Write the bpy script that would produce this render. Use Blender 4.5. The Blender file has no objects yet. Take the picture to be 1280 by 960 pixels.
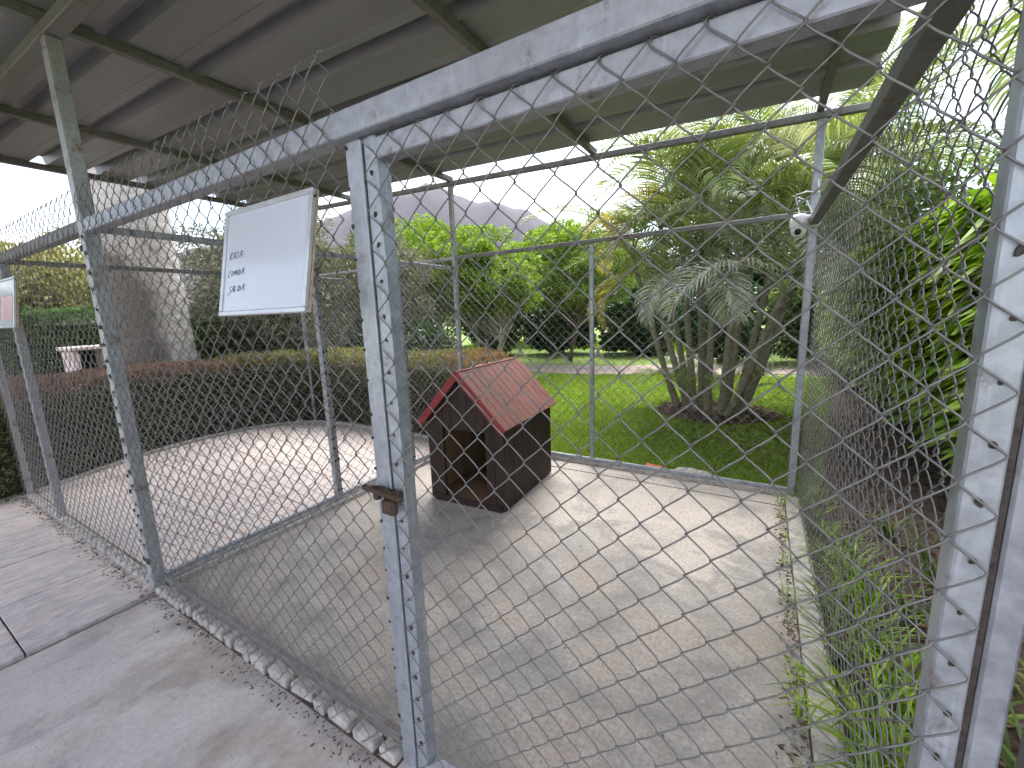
import bpy, bmesh, math, random
import numpy as np
from mathutils import Vector, Matrix, Euler

rnd = random.Random(7)
rng = np.random.default_rng(7)
SC = bpy.context.scene
COL = SC.collection
PI = math.pi

# ------------------------------------------------------------------ camera
cam_d = bpy.data.cameras.new('camera')
cam = bpy.data.objects.new('camera', cam_d)
COL.objects.link(cam)
cam_d.sensor_fit = 'HORIZONTAL'
cam_d.sensor_width = 36.0
cam_d.lens = 520.75 / 1280 * 36.0
cam_d.clip_start = 0.02
cam_d.clip_end = 6000
CAM = Vector((2.9056, -0.8035, 1.5))
_r = Vector((0.85987, 0.50930, -0.03517))
_u = Vector((-0.05687, 0.16402, 0.98482))
_w = Vector((-0.50733, 0.84481, -0.17000))
M3 = Matrix((_r, _u, -_w)).transposed()
cam.matrix_world = Matrix.Translation(CAM) @ M3.to_4x4()
SC.camera = cam

# ------------------------------------------------------------------ light
SUN_EL, SUN_AZ = 58.0, 108.0          # azimuth measured from +X, counter-clockwise
world = bpy.data.worlds.new('World')
SC.world = world
world.use_nodes = True
wn, wl = world.node_tree.nodes, world.node_tree.links
wn.clear()
w_out = wn.new('ShaderNodeOutputWorld')
w_bg = wn.new('ShaderNodeBackground')
w_sky = wn.new('ShaderNodeTexSky')
w_sky.sky_type = 'NISHITA'
w_sky.sun_disc = False
w_sky.sun_elevation = math.radians(SUN_EL)
w_sky.sun_rotation = math.radians(90 - SUN_AZ)
w_sky.dust_density = 0.6
w_sky.air_density = 1.0
w_tc = wn.new('ShaderNodeTexCoord')
w_map = wn.new('ShaderNodeMapping')
w_map.inputs['Scale'].default_value = (1, 1, 2.2)
w_map.inputs['Location'].default_value = (4.0, 1.8, 4.8)
w_nz = wn.new('ShaderNodeTexNoise')
w_nz.inputs['Scale'].default_value = 1.7
w_nz.inputs['Detail'].default_value = 6
w_rmp = wn.new('ShaderNodeValToRGB')
w_rmp.color_ramp.elements[0].position = 0.42
w_rmp.color_ramp.elements[0].color = (0.15, 0.15, 0.15, 1)
w_rmp.color_ramp.elements[1].position = 0.66
w_rmp.color_ramp.elements[1].color = (0.97, 0.97, 0.97, 1)
w_mix = wn.new('ShaderNodeMix')
w_mix.data_type = 'RGBA'
w_mix.inputs[7].default_value = (9.6, 9.5, 10.2, 1)
wl.new(w_tc.outputs['Generated'], w_map.inputs['Vector'])
wl.new(w_map.outputs['Vector'], w_nz.inputs['Vector'])
wl.new(w_nz.outputs['Fac'], w_rmp.inputs['Fac'])
wl.new(w_rmp.outputs['Color'], w_mix.inputs[0])
wl.new(w_sky.outputs['Color'], w_mix.inputs[6])
wl.new(w_mix.outputs[2], w_bg.inputs['Color'])
w_bg.inputs['Strength'].default_value = 0.10
wl.new(w_bg.outputs['Background'], w_out.inputs['Surface'])

sun_d = bpy.data.lights.new('sun', 'SUN')
sun_d.energy = 2.6
sun_d.angle = math.radians(40)
sun_d.color = (1.0, 0.96, 0.90)
sun = bpy.data.objects.new('sun', sun_d)
COL.objects.link(sun)
_sd = Vector((math.cos(math.radians(SUN_EL)) * math.cos(math.radians(SUN_AZ)),
              math.cos(math.radians(SUN_EL)) * math.sin(math.radians(SUN_AZ)),
              math.sin(math.radians(SUN_EL))))
sun.rotation_euler = _sd.to_track_quat('Z', 'Y').to_euler()
sun.location = (0, -5, 12)

SC.view_settings.view_transform = 'Standard'
SC.view_settings.look = 'None'
SC.view_settings.exposure = 1.8
SC.view_settings.gamma = 1
SC.view_settings.use_curve_mapping = False
SC.render.engine = 'CYCLES'
SC.cycles.max_bounces = 6
SC.cycles.diffuse_bounces = 4
SC.cycles.glossy_bounces = 2
SC.cycles.transmission_bounces = 2
SC.cycles.volume_bounces = 0
SC.cycles.use_adaptive_sampling = True
SC.cycles.adaptive_threshold = 0.04
SC.cycles.transparent_max_bounces = 16
SC.cycles.use_denoising = True


# ------------------------------------------------------------------ helpers
class MB:
    """collects faces; build() links them as ONE mesh object"""
    def __init__(self):
        self.v, self.f, self.s = [], [], []

    def add(self, verts, faces, smooth=False):
        o = len(self.v)
        self.v.extend([tuple(p) for p in verts])
        self.f.extend([tuple(i + o for i in f) for f in faces])
        self.s.extend([smooth] * len(faces))
        return self

    def box(self, lo, hi, bev=0.0, m=None):
        x0, y0, z0 = lo
        x1, y1, z1 = hi
        if bev <= 0:
            vs = [(x0, y0, z0), (x1, y0, z0), (x1, y1, z0), (x0, y1, z0),
                  (x0, y0, z1), (x1, y0, z1), (x1, y1, z1), (x0, y1, z1)]
            fs = [(0, 3, 2, 1), (4, 5, 6, 7), (0, 1, 5, 4), (1, 2, 6, 5), (2, 3, 7, 6), (3, 0, 4, 7)]
        else:
            bm = bmesh.new()
            bmesh.ops.create_cube(bm, size=1)
            for v in bm.verts:
                v.co = Vector(((x0 + x1) / 2 + v.co.x * (x1 - x0), (y0 + y1) / 2 + v.co.y * (y1 - y0),
                               (z0 + z1) / 2 + v.co.z * (z1 - z0)))
            bmesh.ops.bevel(bm, geom=bm.edges[:], offset=bev, segments=1, profile=0.5, affect='EDGES')
            bm.verts.index_update()
            vs = [v.co.copy() for v in bm.verts]
            fs = [[v.index for v in f.verts] for f in bm.faces]
            bm.free()
        if m is not None:
            vs = [m @ Vector(v) for v in vs]
        return self.add(vs, fs)

    def bar(self, a, b, w, h, bev=0.003, up=Vector((0, 0, 1))):
        """rectangular tube from a to b; w across, h along up"""
        a, b = Vector(a), Vector(b)
        d = b - a
        L = d.length
        x = d.normalized()
        if abs(x.dot(up)) > 0.95:
            up = Vector((0, 1, 0))
        y = up.cross(x).normalized()
        z = x.cross(y)
        m = Matrix((x, y, z)).transposed().to_4x4()
        m.translation = a
        return self.box((0, -w / 2, -h / 2), (L, w / 2, h / 2), bev, m)

    def tube(self, pts, r, n=6, cap=True):
        P = [Vector(p) for p in pts]
        rs = r if isinstance(r, (list, tuple)) else [r] * len(P)
        t0 = (P[1] - P[0]).normalized()
        ref = Vector((0, 0, 1)) if abs(t0.z) < 0.9 else Vector((1, 0, 0))
        nx = ref.cross(t0).normalized()
        vs, fs = [], []
        for i, p in enumerate(P):
            if i == 0:
                t = t0
            elif i == len(P) - 1:
                t = (P[i] - P[i - 1]).normalized()
            else:
                t = ((P[i + 1] - P[i]).normalized() + (P[i] - P[i - 1]).normalized())
                t = t.normalized() if t.length > 1e-6 else (P[i + 1] - P[i]).normalized()
            nx = nx - t * nx.dot(t)
            nx = nx.normalized() if nx.length > 1e-6 else t.orthogonal().normalized()
            ny = t.cross(nx)
            for k in range(n):
                a = 2 * PI * k / n
                vs.append(p + (nx * math.cos(a) + ny * math.sin(a)) * rs[i])
        for i in range(len(P) - 1):
            for k in range(n):
                k2 = (k + 1) % n
                fs.append((i * n + k, i * n + k2, (i + 1) * n + k2, (i + 1) * n + k))
        if cap:
            fs.append(tuple(range(n - 1, -1, -1)))
            fs.append(tuple(range((len(P) - 1) * n, len(P) * n)))
        return self.add(vs, fs, True)

    def lathe(self, prof, n=16, m=None):
        vs, fs = [], []
        for r, z in prof:
            for k in range(n):
                a = 2 * PI * k / n
                v = Vector((r * math.cos(a), r * math.sin(a), z))
                vs.append(m @ v if m else v)
        for i in range(len(prof) - 1):
            for k in range(n):
                k2 = (k + 1) % n
                fs.append((i * n + k, i * n + k2, (i + 1) * n + k2, (i + 1) * n + k))
        fs.append(tuple(range(n - 1, -1, -1)))
        fs.append(tuple(range((len(prof) - 1) * n, len(prof) * n)))
        return self.add(vs, fs, True)

    def mesh(self, name):
        me = bpy.data.meshes.new(name)
        me.from_pydata(self.v, [], self.f)
        me.polygons.foreach_set('use_smooth', self.s)
        me.update()
        return me

    def build(self, name, mat, parent=None, loc=(0, 0, 0), rot=(0, 0, 0)):
        return link(name, self.mesh(name), mat, parent, loc, rot)


def link(name, me, mat, parent=None, loc=(0, 0, 0), rot=(0, 0, 0)):
    o = bpy.data.objects.new(name, me)
    COL.objects.link(o)
    if mat is not None and len(me.materials) == 0:
        me.materials.append(mat)
    o.location = loc
    o.rotation_euler = rot
    if parent is not None:
        o.parent = parent
    return o


def np_mesh(name, verts, nper, mat, parent=None, loc=(0, 0, 0), smooth=False):
    """verts: (N*nper,3); N separate polygons of nper corners"""
    n = len(verts)
    me = bpy.data.meshes.new(name)
    me.vertices.add(n)
    me.vertices.foreach_set('co', np.ascontiguousarray(verts, dtype=np.float32).ravel())
    me.loops.add(n)
    me.loops.foreach_set('vertex_index', np.arange(n, dtype=np.int32))
    np_ = n // nper
    me.polygons.add(np_)
    me.polygons.foreach_set('loop_start', np.arange(0, n, nper, dtype=np.int32))
    me.update(calc_edges=True)
    return link(name, me, mat, parent, loc)


def thing(name, label, cat, loc=(0, 0, 0), rz=0, group=None):
    o = bpy.data.objects.new(name, None)
    COL.objects.link(o)
    o.empty_display_size = 0.1
    o.location = loc
    o.rotation_euler = (0, 0, rz)
    return tag(o, label, cat, group)


def tag(o, label, cat=None, group=None, kind=None):
    o['label'] = label
    if cat:
        o['category'] = cat
    if group:
        o['group'] = group
    if kind:
        o['kind'] = kind
    return o


# ------------------------------------------------------------------ materials
class NT:
    def __init__(self, name):
        self.m = bpy.data.materials.new(name)
        self.m.use_nodes = True
        self.n = self.m.node_tree.nodes
        self.l = self.m.node_tree.links
        self.b = self.n['Principled BSDF']
        self.out = self.n['Material Output']
        self.geo = self.n.new('ShaderNodeNewGeometry')
        self.tc = self.n.new('ShaderNodeTexCoord')
        self.pos = self.geo.outputs['Position']
        self.obj = self.tc.outputs['Object']

    def _set(self, sock, v):
        if hasattr(v, 'is_linked') or hasattr(v, 'links'):
            self.l.new(v, sock)
        elif isinstance(v, (tuple, list)) and len(v) == 3 and sock.type == 'RGBA':
            sock.default_value = (*v, 1)
        else:
            sock.default_value = v

    def noise(self, scale, detail=4, rough=0.55, vec=None, stretch=None, dist=0.0):
        vec = vec if vec is not None else self.pos
        if stretch:
            mp = self.n.new('ShaderNodeMapping')
            mp.inputs['Scale'].default_value = stretch
            self.l.new(vec, mp.inputs['Vector'])
            vec = mp.outputs['Vector']
        nz = self.n.new('ShaderNodeTexNoise')
        nz.inputs['Scale'].default_value = scale
        nz.inputs['Detail'].default_value = detail
        nz.inputs['Roughness'].default_value = rough
        nz.inputs['Distortion'].default_value = dist
        self.l.new(vec, nz.inputs['Vector'])
        return nz.outputs['Fac']

    def ramp(self, fac, stops):
        r = self.n.new('ShaderNodeValToRGB')
        e = r.color_ramp.elements
        while len(e) < len(stops):
            e.new(0.5)
        for i, (p, c) in enumerate(stops):
            e[i].position = p
            e[i].color = (c, c, c, 1) if isinstance(c, (int, float)) else (*c, 1)
        self._set(r.inputs['Fac'], fac)
        return r.outputs['Color']

    def mix(self, fac, a, b, mode='MIX'):
        x = self.n.new('ShaderNodeMix')
        x.data_type = 'RGBA'
        x.blend_type = mode
        self._set(x.inputs[0], fac)
        self._set(x.inputs[6], a)
        self._set(x.inputs[7], b)
        return x.outputs[2]

    def math(self, op, a, b=0.0, clamp=False):
        x = self.n.new('ShaderNodeMath')
        x.operation = op
        x.use_clamp = clamp
        self._set(x.inputs[0], a)
        self._set(x.inputs[1], b)
        return x.outputs[0]

    def sep(self, vec):
        s = self.n.new('ShaderNodeSeparateXYZ')
        self.l.new(vec, s.inputs[0])
        return s.outputs

    def bump(self, h, strength=0.3, dist=0.01):
        b = self.n.new('ShaderNodeBump')
        b.inputs['Strength'].default_value = strength
        b.inputs['Distance'].default_value = dist
        self._set(b.inputs['Height'], h)
        self.l.new(b.outputs['Normal'], self.b.inputs['Normal'])
        return self

    def set(self, **k):
        names = dict(col='Base Color', rough='Roughness', metal='Metallic', spec='Specular IOR Level')
        for key, v in k.items():
            self._set(self.b.inputs[names[key]], v)
        return self

    def island(self):
        return self.geo.outputs['Random Per Island']

    def obrand(self):
        return self.n.new('ShaderNodeObjectInfo').outputs['Random']


def leaf_mat(name, cols, trans=0.3, rough=0.5, spec=0.35, patch=None):
    """cols: dark, mid, light foliage colours chosen leaf by leaf"""
    t = NT(name)
    c = t.ramp(t.island(), [(0.0, cols[0]), (0.5, cols[1]), (1.0, cols[2])])
    nz = t.noise(2.5, 3)
    c = t.mix(t.ramp(nz, [(0.38, 0.0), (0.66, 0.5)]), c, cols[1])
    if patch:
        p = t.noise(patch[1], 3)
        c = t.mix(t.ramp(p, [(patch[2], 0.0), (patch[2] + 0.14, patch[3])]), c, patch[0])
    t.set(col=c, rough=rough, spec=spec)
    tr = t.n.new('ShaderNodeBsdfTranslucent')
    t.l.new(t.mix(1.0, c, (1.25, 1.3, 0.6), 'MULTIPLY'), tr.inputs['Color'])
    ms = t.n.new('ShaderNodeMixShader')
    ms.inputs[0].default_value = trans
    t.l.new(t.b.outputs[0], ms.inputs[1])
    t.l.new(tr.outputs[0], ms.inputs[2])
    t.l.new(ms.outputs[0], t.out.inputs['Surface'])
    return t.m


def galv(name, col, rough=0.45, metal=0.75, rust=0.0, scale=1.0):
    t = NT(name)
    n1 = t.noise(35 * scale, 5, 0.6)
    n2 = t.noise(6 * scale, 4)
    c = t.mix(t.ramp(n1, [(0.3, 0.0), (0.7, 1.0)]), tuple(x * 0.74 for x in col), tuple(min(1, x * 1.12) for x in col))
    c = t.mix(t.ramp(n2, [(0.45, 0.0), (0.75, 0.5)]), c, tuple(x * 0.55 for x in col))
    scr = t.noise(60, 2, 0.5, stretch=(1, 1, 0.06))
    c = t.mix(t.ramp(scr, [(0.62, 0.0), (0.72, 0.35)]), c, tuple(min(1, x * 1.5) for x in col))
    m = t.ramp(n2, [(0.3, metal), (0.8, metal * 0.6)])
    if rust:
        rn = t.noise(14, 6, 0.7)
        rf = t.ramp(rn, [(0.62 - rust * 0.2, 0.0), (0.74 - rust * 0.2, 0.85)])
        c = t.mix(rf, c, (0.11, 0.05, 0.03))
        m = t.mix(rf, m, (0, 0, 0))
    t.set(col=c, metal=m, rough=t.ramp(n1, [(0.2, rough - 0.12), (0.8, rough + 0.15)]))
    t.bump(n1, 0.12, 0.002)
    return t.m


M = {}
M['galv'] = galv('galvanised_steel', (0.36, 0.385, 0.43), 0.42, 0.55, 0.15)
M['rail'] = galv('grey_steel_rail', (0.34, 0.355, 0.40), 0.45, 0.5, 0.12)
M['galv_dark'] = galv('weathered_steel', (0.20, 0.20, 0.20), 0.55, 0.45, 0.35)
M['post'] = galv('spotted_steel_post', (0.36, 0.37, 0.39), 0.5, 0.5, 0.35, 1.6)
M['wire'] = galv('galvanised_wire', (0.20, 0.195, 0.19), 0.42, 0.6, 0.0)
M['purlin'] = galv('dull_steel_purlin', (0.16, 0.16, 0.14), 0.6, 0.3, 0.4)


def m_rust():
    t = NT('rusty_iron')
    n = t.noise(60, 6, 0.7)
    t.set(col=t.ramp(n, [(0.3, (0.025, 0.016, 0.012)), (0.6, (0.08, 0.05, 0.033)), (0.8, (0.19, 0.14, 0.10))]), rough=0.85, metal=0.2)
    t.bump(n, 0.6, 0.004)
    return t.m


M['rust'] = m_rust()


def m_roof():
    t = NT('roof_underside_sheet')
    n = t.noise(3, 5, 0.6, stretch=(0.15, 1, 1))
    c = t.ramp(n, [(0.3, (0.185, 0.183, 0.185)), (0.7, (0.235, 0.232, 0.234))])
    d = t.noise(9, 6, 0.65, stretch=(0.3, 1, 1))
    c = t.mix(t.ramp(d, [(0.55, 0.0), (0.8, 0.4)]), c, (0.17, 0.16, 0.13))
    t.set(col=c, rough=0.42, metal=0.15)
    return t.m


M['roof'] = m_roof()


def m_floor(light, dark, kind):
    t = NT('concrete_' + kind)
    x, y, z = t.sep(t.pos)
    big = t.noise(1.1, 5, 0.6, dist=0.4)
    med = t.noise(4.5, 6, 0.62)
    fine = t.noise(60, 5, 0.7)
    c = t.mix(t.ramp(med, [(0.3, 0.0), (0.7, 1.0)]), tuple(v * 0.86 for v in light), tuple(v * 1.08 for v in light))
    if kind == 'kennel':
        # grey front half: part stain, part painted roof shade, with an uneven stained border
        s = t.math('ADD', t.math('MULTIPLY', y, -0.9), t.math('MULTIPLY', big, 2.2))
        s = t.math('ADD', s, t.math('MULTIPLY', x, 0.12))
        s = t.math('ADD', s, t.math('MULTIPLY', med, 0.55))
        f = t.ramp(s, [(0.0, 0.0), (0.3, 0.6), (0.7, 0.9)])
        g = t.mix(t.ramp(med, [(0.35, 0.0), (0.62, 1.0)]), tuple(v * 0.6 for v in dark), tuple(v * 1.25 for v in dark))
        warm = t.noise(2.2, 4, 0.6)
        g = t.mix(t.ramp(warm, [(0.46, 0.0), (0.62, 0.75)]), g, (0.40, 0.325, 0.265))
        c = t.mix(f, c, g)
        edge = t.ramp(s, [(0.02, 0.0), (0.13, 0.55), (0.26, 0.0)])
        c = t.mix(edge, c, (0.19, 0.19, 0.195))
        wh = t.noise(16, 6, 0.75)
        c = t.mix(t.ramp(wh, [(0.62, 0.0), (0.70, 0.6)]), c, (0.58, 0.565, 0.54))
        dkp = t.noise(2.0, 7, 0.72, dist=0.6)
        c = t.mix(t.ramp(dkp, [(0.50, 0.0), (0.64, 0.55)]), c, (0.19, 0.18, 0.175))
        sp = t.noise(24, 6, 0.75)
        c = t.mix(t.ramp(sp, [(0.60, 0.0), (0.70, 0.45)]), c, (0.13, 0.115, 0.10))
        rs = t.noise(2.9, 5, 0.7)
        c = t.mix(t.ramp(rs, [(0.63, 0.0), (0.75, 0.4)]), c, (0.33, 0.21, 0.13))
    else:
        c = t.mix(t.ramp(big, [(0.42, 0.0), (0.64, 0.8)]), c, dark)
        dk = t.noise(3.1, 6, 0.7)
        c = t.mix(t.ramp(dk, [(0.56, 0.0), (0.72, 0.55)]), c, (0.12, 0.115, 0.11))
        br = t.noise(1.7, 4, 0.6)
        st = t.noise(3.4, 6, 0.66, stretch=(1.7, 0.6, 1), dist=0.7)
        c = t.mix(t.ramp(st, [(0.34, 0.5), (0.48, 0.0)]), c, (0.23, 0.22, 0.22))
        c = t.mix(t.ramp(st, [(0.56, 0.0), (0.7, 0.45)]), c, (0.58, 0.56, 0.54))
        bw = t.noise(2.1, 5, 0.65)
        c = t.mix(t.ramp(bw, [(0.55, 0.0), (0.68, 0.5)]), c, (0.30, 0.215, 0.155))
        c = t.mix(t.ramp(br, [(0.56, 0.0), (0.7, 0.5)]), c, (0.27, 0.205, 0.15))
    vor = t.n.new('ShaderNodeTexVoronoi')
    vor.inputs['Scale'].default_value = 26
    t.l.new(t.pos, vor.inputs['Vector'])
    c = t.mix(t.ramp(vor.outputs['Distance'], [(0.05, 0.55), (0.11, 0.0)]), c, (0.10, 0.085, 0.07))
    c = t.mix(t.ramp(fine, [(0.36, 0.5 if kind == 'kennel' else 0.22), (0.6, 0.0)]), c, (0.13, 0.12, 0.11))
    t.set(col=c, rough=t.ramp(med, [(0.3, 0.55), (0.7, 0.85)]), spec=0.4)
    t.bump(t.mix(0.35, med, fine), 0.35 if kind == 'kennel' else 0.22, 0.012)
    return t.m


M['floor'] = m_floor((0.54, 0.48, 0.43), (0.31, 0.295, 0.28), 'kennel')
M['walk'] = m_floor((0.53, 0.49, 0.465), (0.43, 0.40, 0.385), 'walk')


def m_kerb():
    t = NT('kerb_concrete')
    n = t.noise(22, 6, 0.7)
    t.set(col=t.ramp(n, [(0.3, (0.22, 0.205, 0.19)), (0.68, (0.52, 0.49, 0.455))]), rough=0.9)
    t.bump(n, 0.8, 0.008)
    return t.m


M['kerb'] = m_kerb()


def m_tile(name, shade):
    t = NT(name)
    x, y, z = t.sep(t.pos)
    wv = t.noise(3.6, 7, 0.66, stretch=(2.0, 0.75, 1), dist=1.2)
    fn = t.noise(17, 6, 0.66, stretch=(1.9, 0.6, 1), dist=1.2)
    c = t.ramp(wv, [(0.30, (0.28, 0.26, 0.26)), (0.44, (0.48, 0.42, 0.385)), (0.54, (0.60, 0.50, 0.45)), (0.68, (0.36, 0.36, 0.385))])
    c = t.mix(t.ramp(fn, [(0.38, 0.75), (0.52, 0.0)]), c, (0.24, 0.22, 0.22))
    c = t.mix(t.ramp(fn, [(0.54, 0.0), (0.66, 0.6)]), c, (0.70, 0.64, 0.61))
    bt = t.n.new('ShaderNodeTexBrick')
    mp = t.n.new('ShaderNodeMapping')
    mp.inputs['Rotation'].default_value = (0, 0, PI / 2)
    wob = t.n.new('ShaderNodeVectorMath')
    wob.operation = 'ADD'
    wn_ = t.n.new('ShaderNodeTexNoise')
    wn_.inputs['Scale'].default_value = 5.0
    sc2 = t.n.new('ShaderNodeVectorMath')
    sc2.operation = 'SCALE'
    sc2.inputs['Scale'].default_value = 0.10
    t.l.new(t.pos, wn_.inputs['Vector'])
    t.l.new(wn_.outputs['Color'], sc2.inputs[0])
    t.l.new(t.pos, wob.inputs[0])
    t.l.new(sc2.outputs[0], wob.inputs[1])
    t.l.new(wob.outputs[0], mp.inputs['Vector'])
    t.l.new(mp.outputs['Vector'], bt.inputs['Vector'])
    bt.inputs['Scale'].default_value = 1.0
    bt.inputs['Brick Width'].default_value = 0.27
    bt.inputs['Row Height'].default_value = 0.105
    bt.inputs['Mortar Size'].default_value = 0.006
    bt.inputs['Mortar Smooth'].default_value = 0.6
    bt.inputs['Color1'].default_value = (0.30, 0.30, 0.32, 1)
    bt.inputs['Color2'].default_value = (0.56, 0.45, 0.40, 1)
    c = t.mix(0.28, c, bt.outputs['Color'])
    c = t.mix(t.ramp(bt.outputs['Fac'], [(0.0, 0.0), (1.0, 0.35)]), c, (0.62, 0.57, 0.55))
    ob = t.obrand()
    c = t.mix(t.ramp(ob, [(0.0, 0.0), (1.0, 0.22)]), c, (0.30, 0.28, 0.30))
    c = t.mix(1.0, c, (shade, shade, shade), 'MULTIPLY')
    t.set(col=c, rough=0.5, spec=0.4)
    t.bump(t.mix(0.5, wv, fn), 0.6, 0.012)
    return t.m


M['tile'] = m_tile('slate_look_tile', 1.0)
M['tile_in'] = m_tile('pale_floor_tile', 1.12)


def m_ground():
    t = NT('lawn_soil')
    a = t.noise(0.9, 5, 0.6)
    b = t.noise(14, 5, 0.7)
    c = t.ramp(b, [(0.3, (0.11, 0.18, 0.025)), (0.6, (0.19, 0.29, 0.045)), (0.8, (0.27, 0.26, 0.10))])
    c = t.mix(t.ramp(a, [(0.5, 0.0), (0.7, 0.45)]), c, (0.14, 0.12, 0.06))
    t.set(col=c, rough=0.95)
    t.bump(b, 0.6, 0.03)
    return t.m


M['ground'] = m_ground()


def m_soil(name, lo, hi):
    t = NT(name)
    a = t.noise(38, 6, 0.75)
    t.set(col=t.ramp(a, [(0.3, lo), (0.7, hi)]), rough=0.95)
    t.bump(a, 1.0, 0.03)
    return t.m


M['soil'] = m_soil('mulch_soil', (0.05, 0.034, 0.027), (0.17, 0.115, 0.095))
M['path'] = m_soil('pale_dirt_path', (0.30, 0.235, 0.19), (0.52, 0.43, 0.37))
M['yard'] = m_soil('bounce_sheet_dirt', (0.33, 0.29, 0.265), (0.46, 0.41, 0.375))  # made for the unseen front bounce sheet alone
M['litter'] = leaf_mat('dry_leaf_litter', [(0.055, 0.035, 0.02), (0.13, 0.085, 0.05), (0.24, 0.17, 0.10)], 0.1, 0.8)
M['grass'] = leaf_mat('lawn_grass', [(0.18, 0.29, 0.03), (0.31, 0.46, 0.055), (0.49, 0.58, 0.14)], 0.3, 0.6, 0.25,
                      patch=((0.32, 0.29, 0.11), 1.1, 0.58, 0.55))


def m_wood(name, a, b, grain=(1, 1, 0.08)):
    t = NT(name)
    n = t.noise(26, 6, 0.65, vec=t.obj, stretch=grain, dist=0.3)
    o = t.obrand()
    c = t.ramp(n, [(0.3, a), (0.72, b)])
    c = t.mix(t.ramp(o, [(0.0, 0.0), (1.0, 0.5)]), c, tuple(x * 0.6 for x in b))
    t.set(col=c, rough=0.6, spec=0.3)
    t.bump(n, 0.5, 0.004)
    return t.m


M['wood'] = m_wood('dark_stained_plank', (0.010, 0.006, 0.005), (0.048, 0.026, 0.020))
M['wood_in'] = m_wood('raw_plywood_inside', (0.14, 0.085, 0.045), (0.27, 0.175, 0.10))
M['roof_red'] = m_wood('faded_red_plank', (0.17, 0.068, 0.058), (0.28, 0.13, 0.11), (1, 1, 1))
M['trim_red'] = m_wood('red_trim', (0.17, 0.022, 0.022), (0.30, 0.05, 0.045), (0.2, 1, 1))


def plain(name, col, rough=0.5, metal=0.0, var=0.12, scale=20, spec=0.5):
    t = NT(name)
    n = t.noise(scale, 4)
    t.set(col=t.ramp(n, [(0.3, tuple(c * (1 - var) for c in col)), (0.7, tuple(min(1, c * (1 + var)) for c in col))]),
          rough=rough, metal=metal, spec=spec)
    return t.m


M['board'] = plain('glossy_white_board', (0.50, 0.53, 0.61), 0.12, 0, 0.02, 4)
M['board_pink'] = plain('smudged_pink_sheet', (0.62, 0.40, 0.42), 0.3, 0, 0.15, 8)
M['alu'] = plain('aluminium_trim', (0.52, 0.53, 0.55), 0.38, 0.5)
M['chip'] = plain('raw_chipboard_edge', (0.45, 0.33, 0.24), 0.9, 0, 0.3, 80)
M['ink'] = plain('black_marker', (0.025, 0.025, 0.035), 0.5)
M['plastic'] = plain('white_plastic', (0.78, 0.78, 0.76), 0.35, 0, 0.03)
M['black'] = plain('black_lens', (0.012, 0.012, 0.014), 0.12)
M['masonry'] = plain('pink_white_masonry', (0.62, 0.52, 0.49), 0.9, 0, 0.25, 12)
M['opening_shade'] = plain('opening_shade_masonry', (0.02, 0.018, 0.017), 0.95, 0, 0.3, 20)  # near-black colour paints the shade inside the masonry box opening
M['brick'] = plain('orange_brick', (0.42, 0.135, 0.06), 0.9, 0, 0.3, 40)
M['stone'] = plain('grey_stone', (0.34, 0.32, 0.29), 0.9, 0, 0.4, 25)
M['weld'] = plain('dark_weld', (0.055, 0.045, 0.04), 0.7, 0.3, 0.5, 90)
M['core'] = plain('hedge_twigs', (0.035, 0.028, 0.018), 0.95, 0, 0.5, 30)


def m_bark(name, a, b, scale=8, rings=True):
    t = NT(name)
    n = t.noise(scale, 6, 0.65, stretch=(1, 1, 2.5 if rings else 0.4))
    c = t.ramp(n, [(0.3, a), (0.7, b)])
    t.set(col=c, rough=0.9)
    t.bump(n, 0.6, 0.02)
    return t.m


M['bark_pale'] = m_bark('pale_bark', (0.30, 0.26, 0.22), (0.55, 0.50, 0.44), 20, False)
M['bark'] = m_bark('brown_bark', (0.07, 0.05, 0.035), (0.19, 0.15, 0.11), 14, False)
M['cane'] = m_bark('ringed_palm_cane', (0.13, 0.12, 0.07), (0.33, 0.31, 0.22), 16, True)


def m_royal():
    t = NT('royal_palm_trunk')
    n = t.noise(5, 6, 0.65, stretch=(1, 1, 3.0))
    wv = t.n.new('ShaderNodeTexWave')
    wv.wave_type = 'BANDS'
    wv.bands_direction = 'Z'
    wv.inputs['Scale'].default_value = 2.3
    wv.inputs['Distortion'].default_value = 3.0
    wv.inputs['Detail'].default_value = 3
    t.l.new(t.pos, wv.inputs['Vector'])
    c = t.ramp(n, [(0.3, (0.36, 0.325, 0.30)), (0.7, (0.58, 0.54, 0.50))])
    c = t.mix(t.ramp(wv.outputs['Fac'], [(0.0, 0.22), (0.2, 0.0)]), c, (0.26, 0.23, 0.205))
    # an uneven dark patch covers one side, thinning upwards
    x, y, z = t.sep(t.obj)
    big = t.noise(1.6, 5, 0.65)
    s = t.math('ADD', t.math('MULTIPLY', x, 1.0), t.math('MULTIPLY', y, -1.9))
    s = t.math('ADD', s, t.math('MULTIPLY', t.math('SUBTRACT', big, 0.5), 0.9))
    s = t.math('SUBTRACT', s, t.math('MULTIPLY', t.math('MAXIMUM', t.math('SUBTRACT', z, 1.6), 0.0), 0.35))
    c = t.mix(t.ramp(s, [(0.42, 0.0), (0.66, 0.85)]), c, (0.085, 0.068, 0.056))
    t.set(col=c, rough=0.9)
    t.bump(t.mix(0.3, n, wv.outputs['Fac']), 0.4, 0.02)
    return t.m


M['royal'] = m_royal()
M['lf_hedge'] = leaf_mat('hedge_leaf_green', [(0.035, 0.05, 0.016), (0.08, 0.105, 0.032), (0.20, 0.22, 0.08)], 0.25, 0.55,
                         patch=((0.15, 0.085, 0.055), 2.2, 0.52, 0.6))


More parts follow.
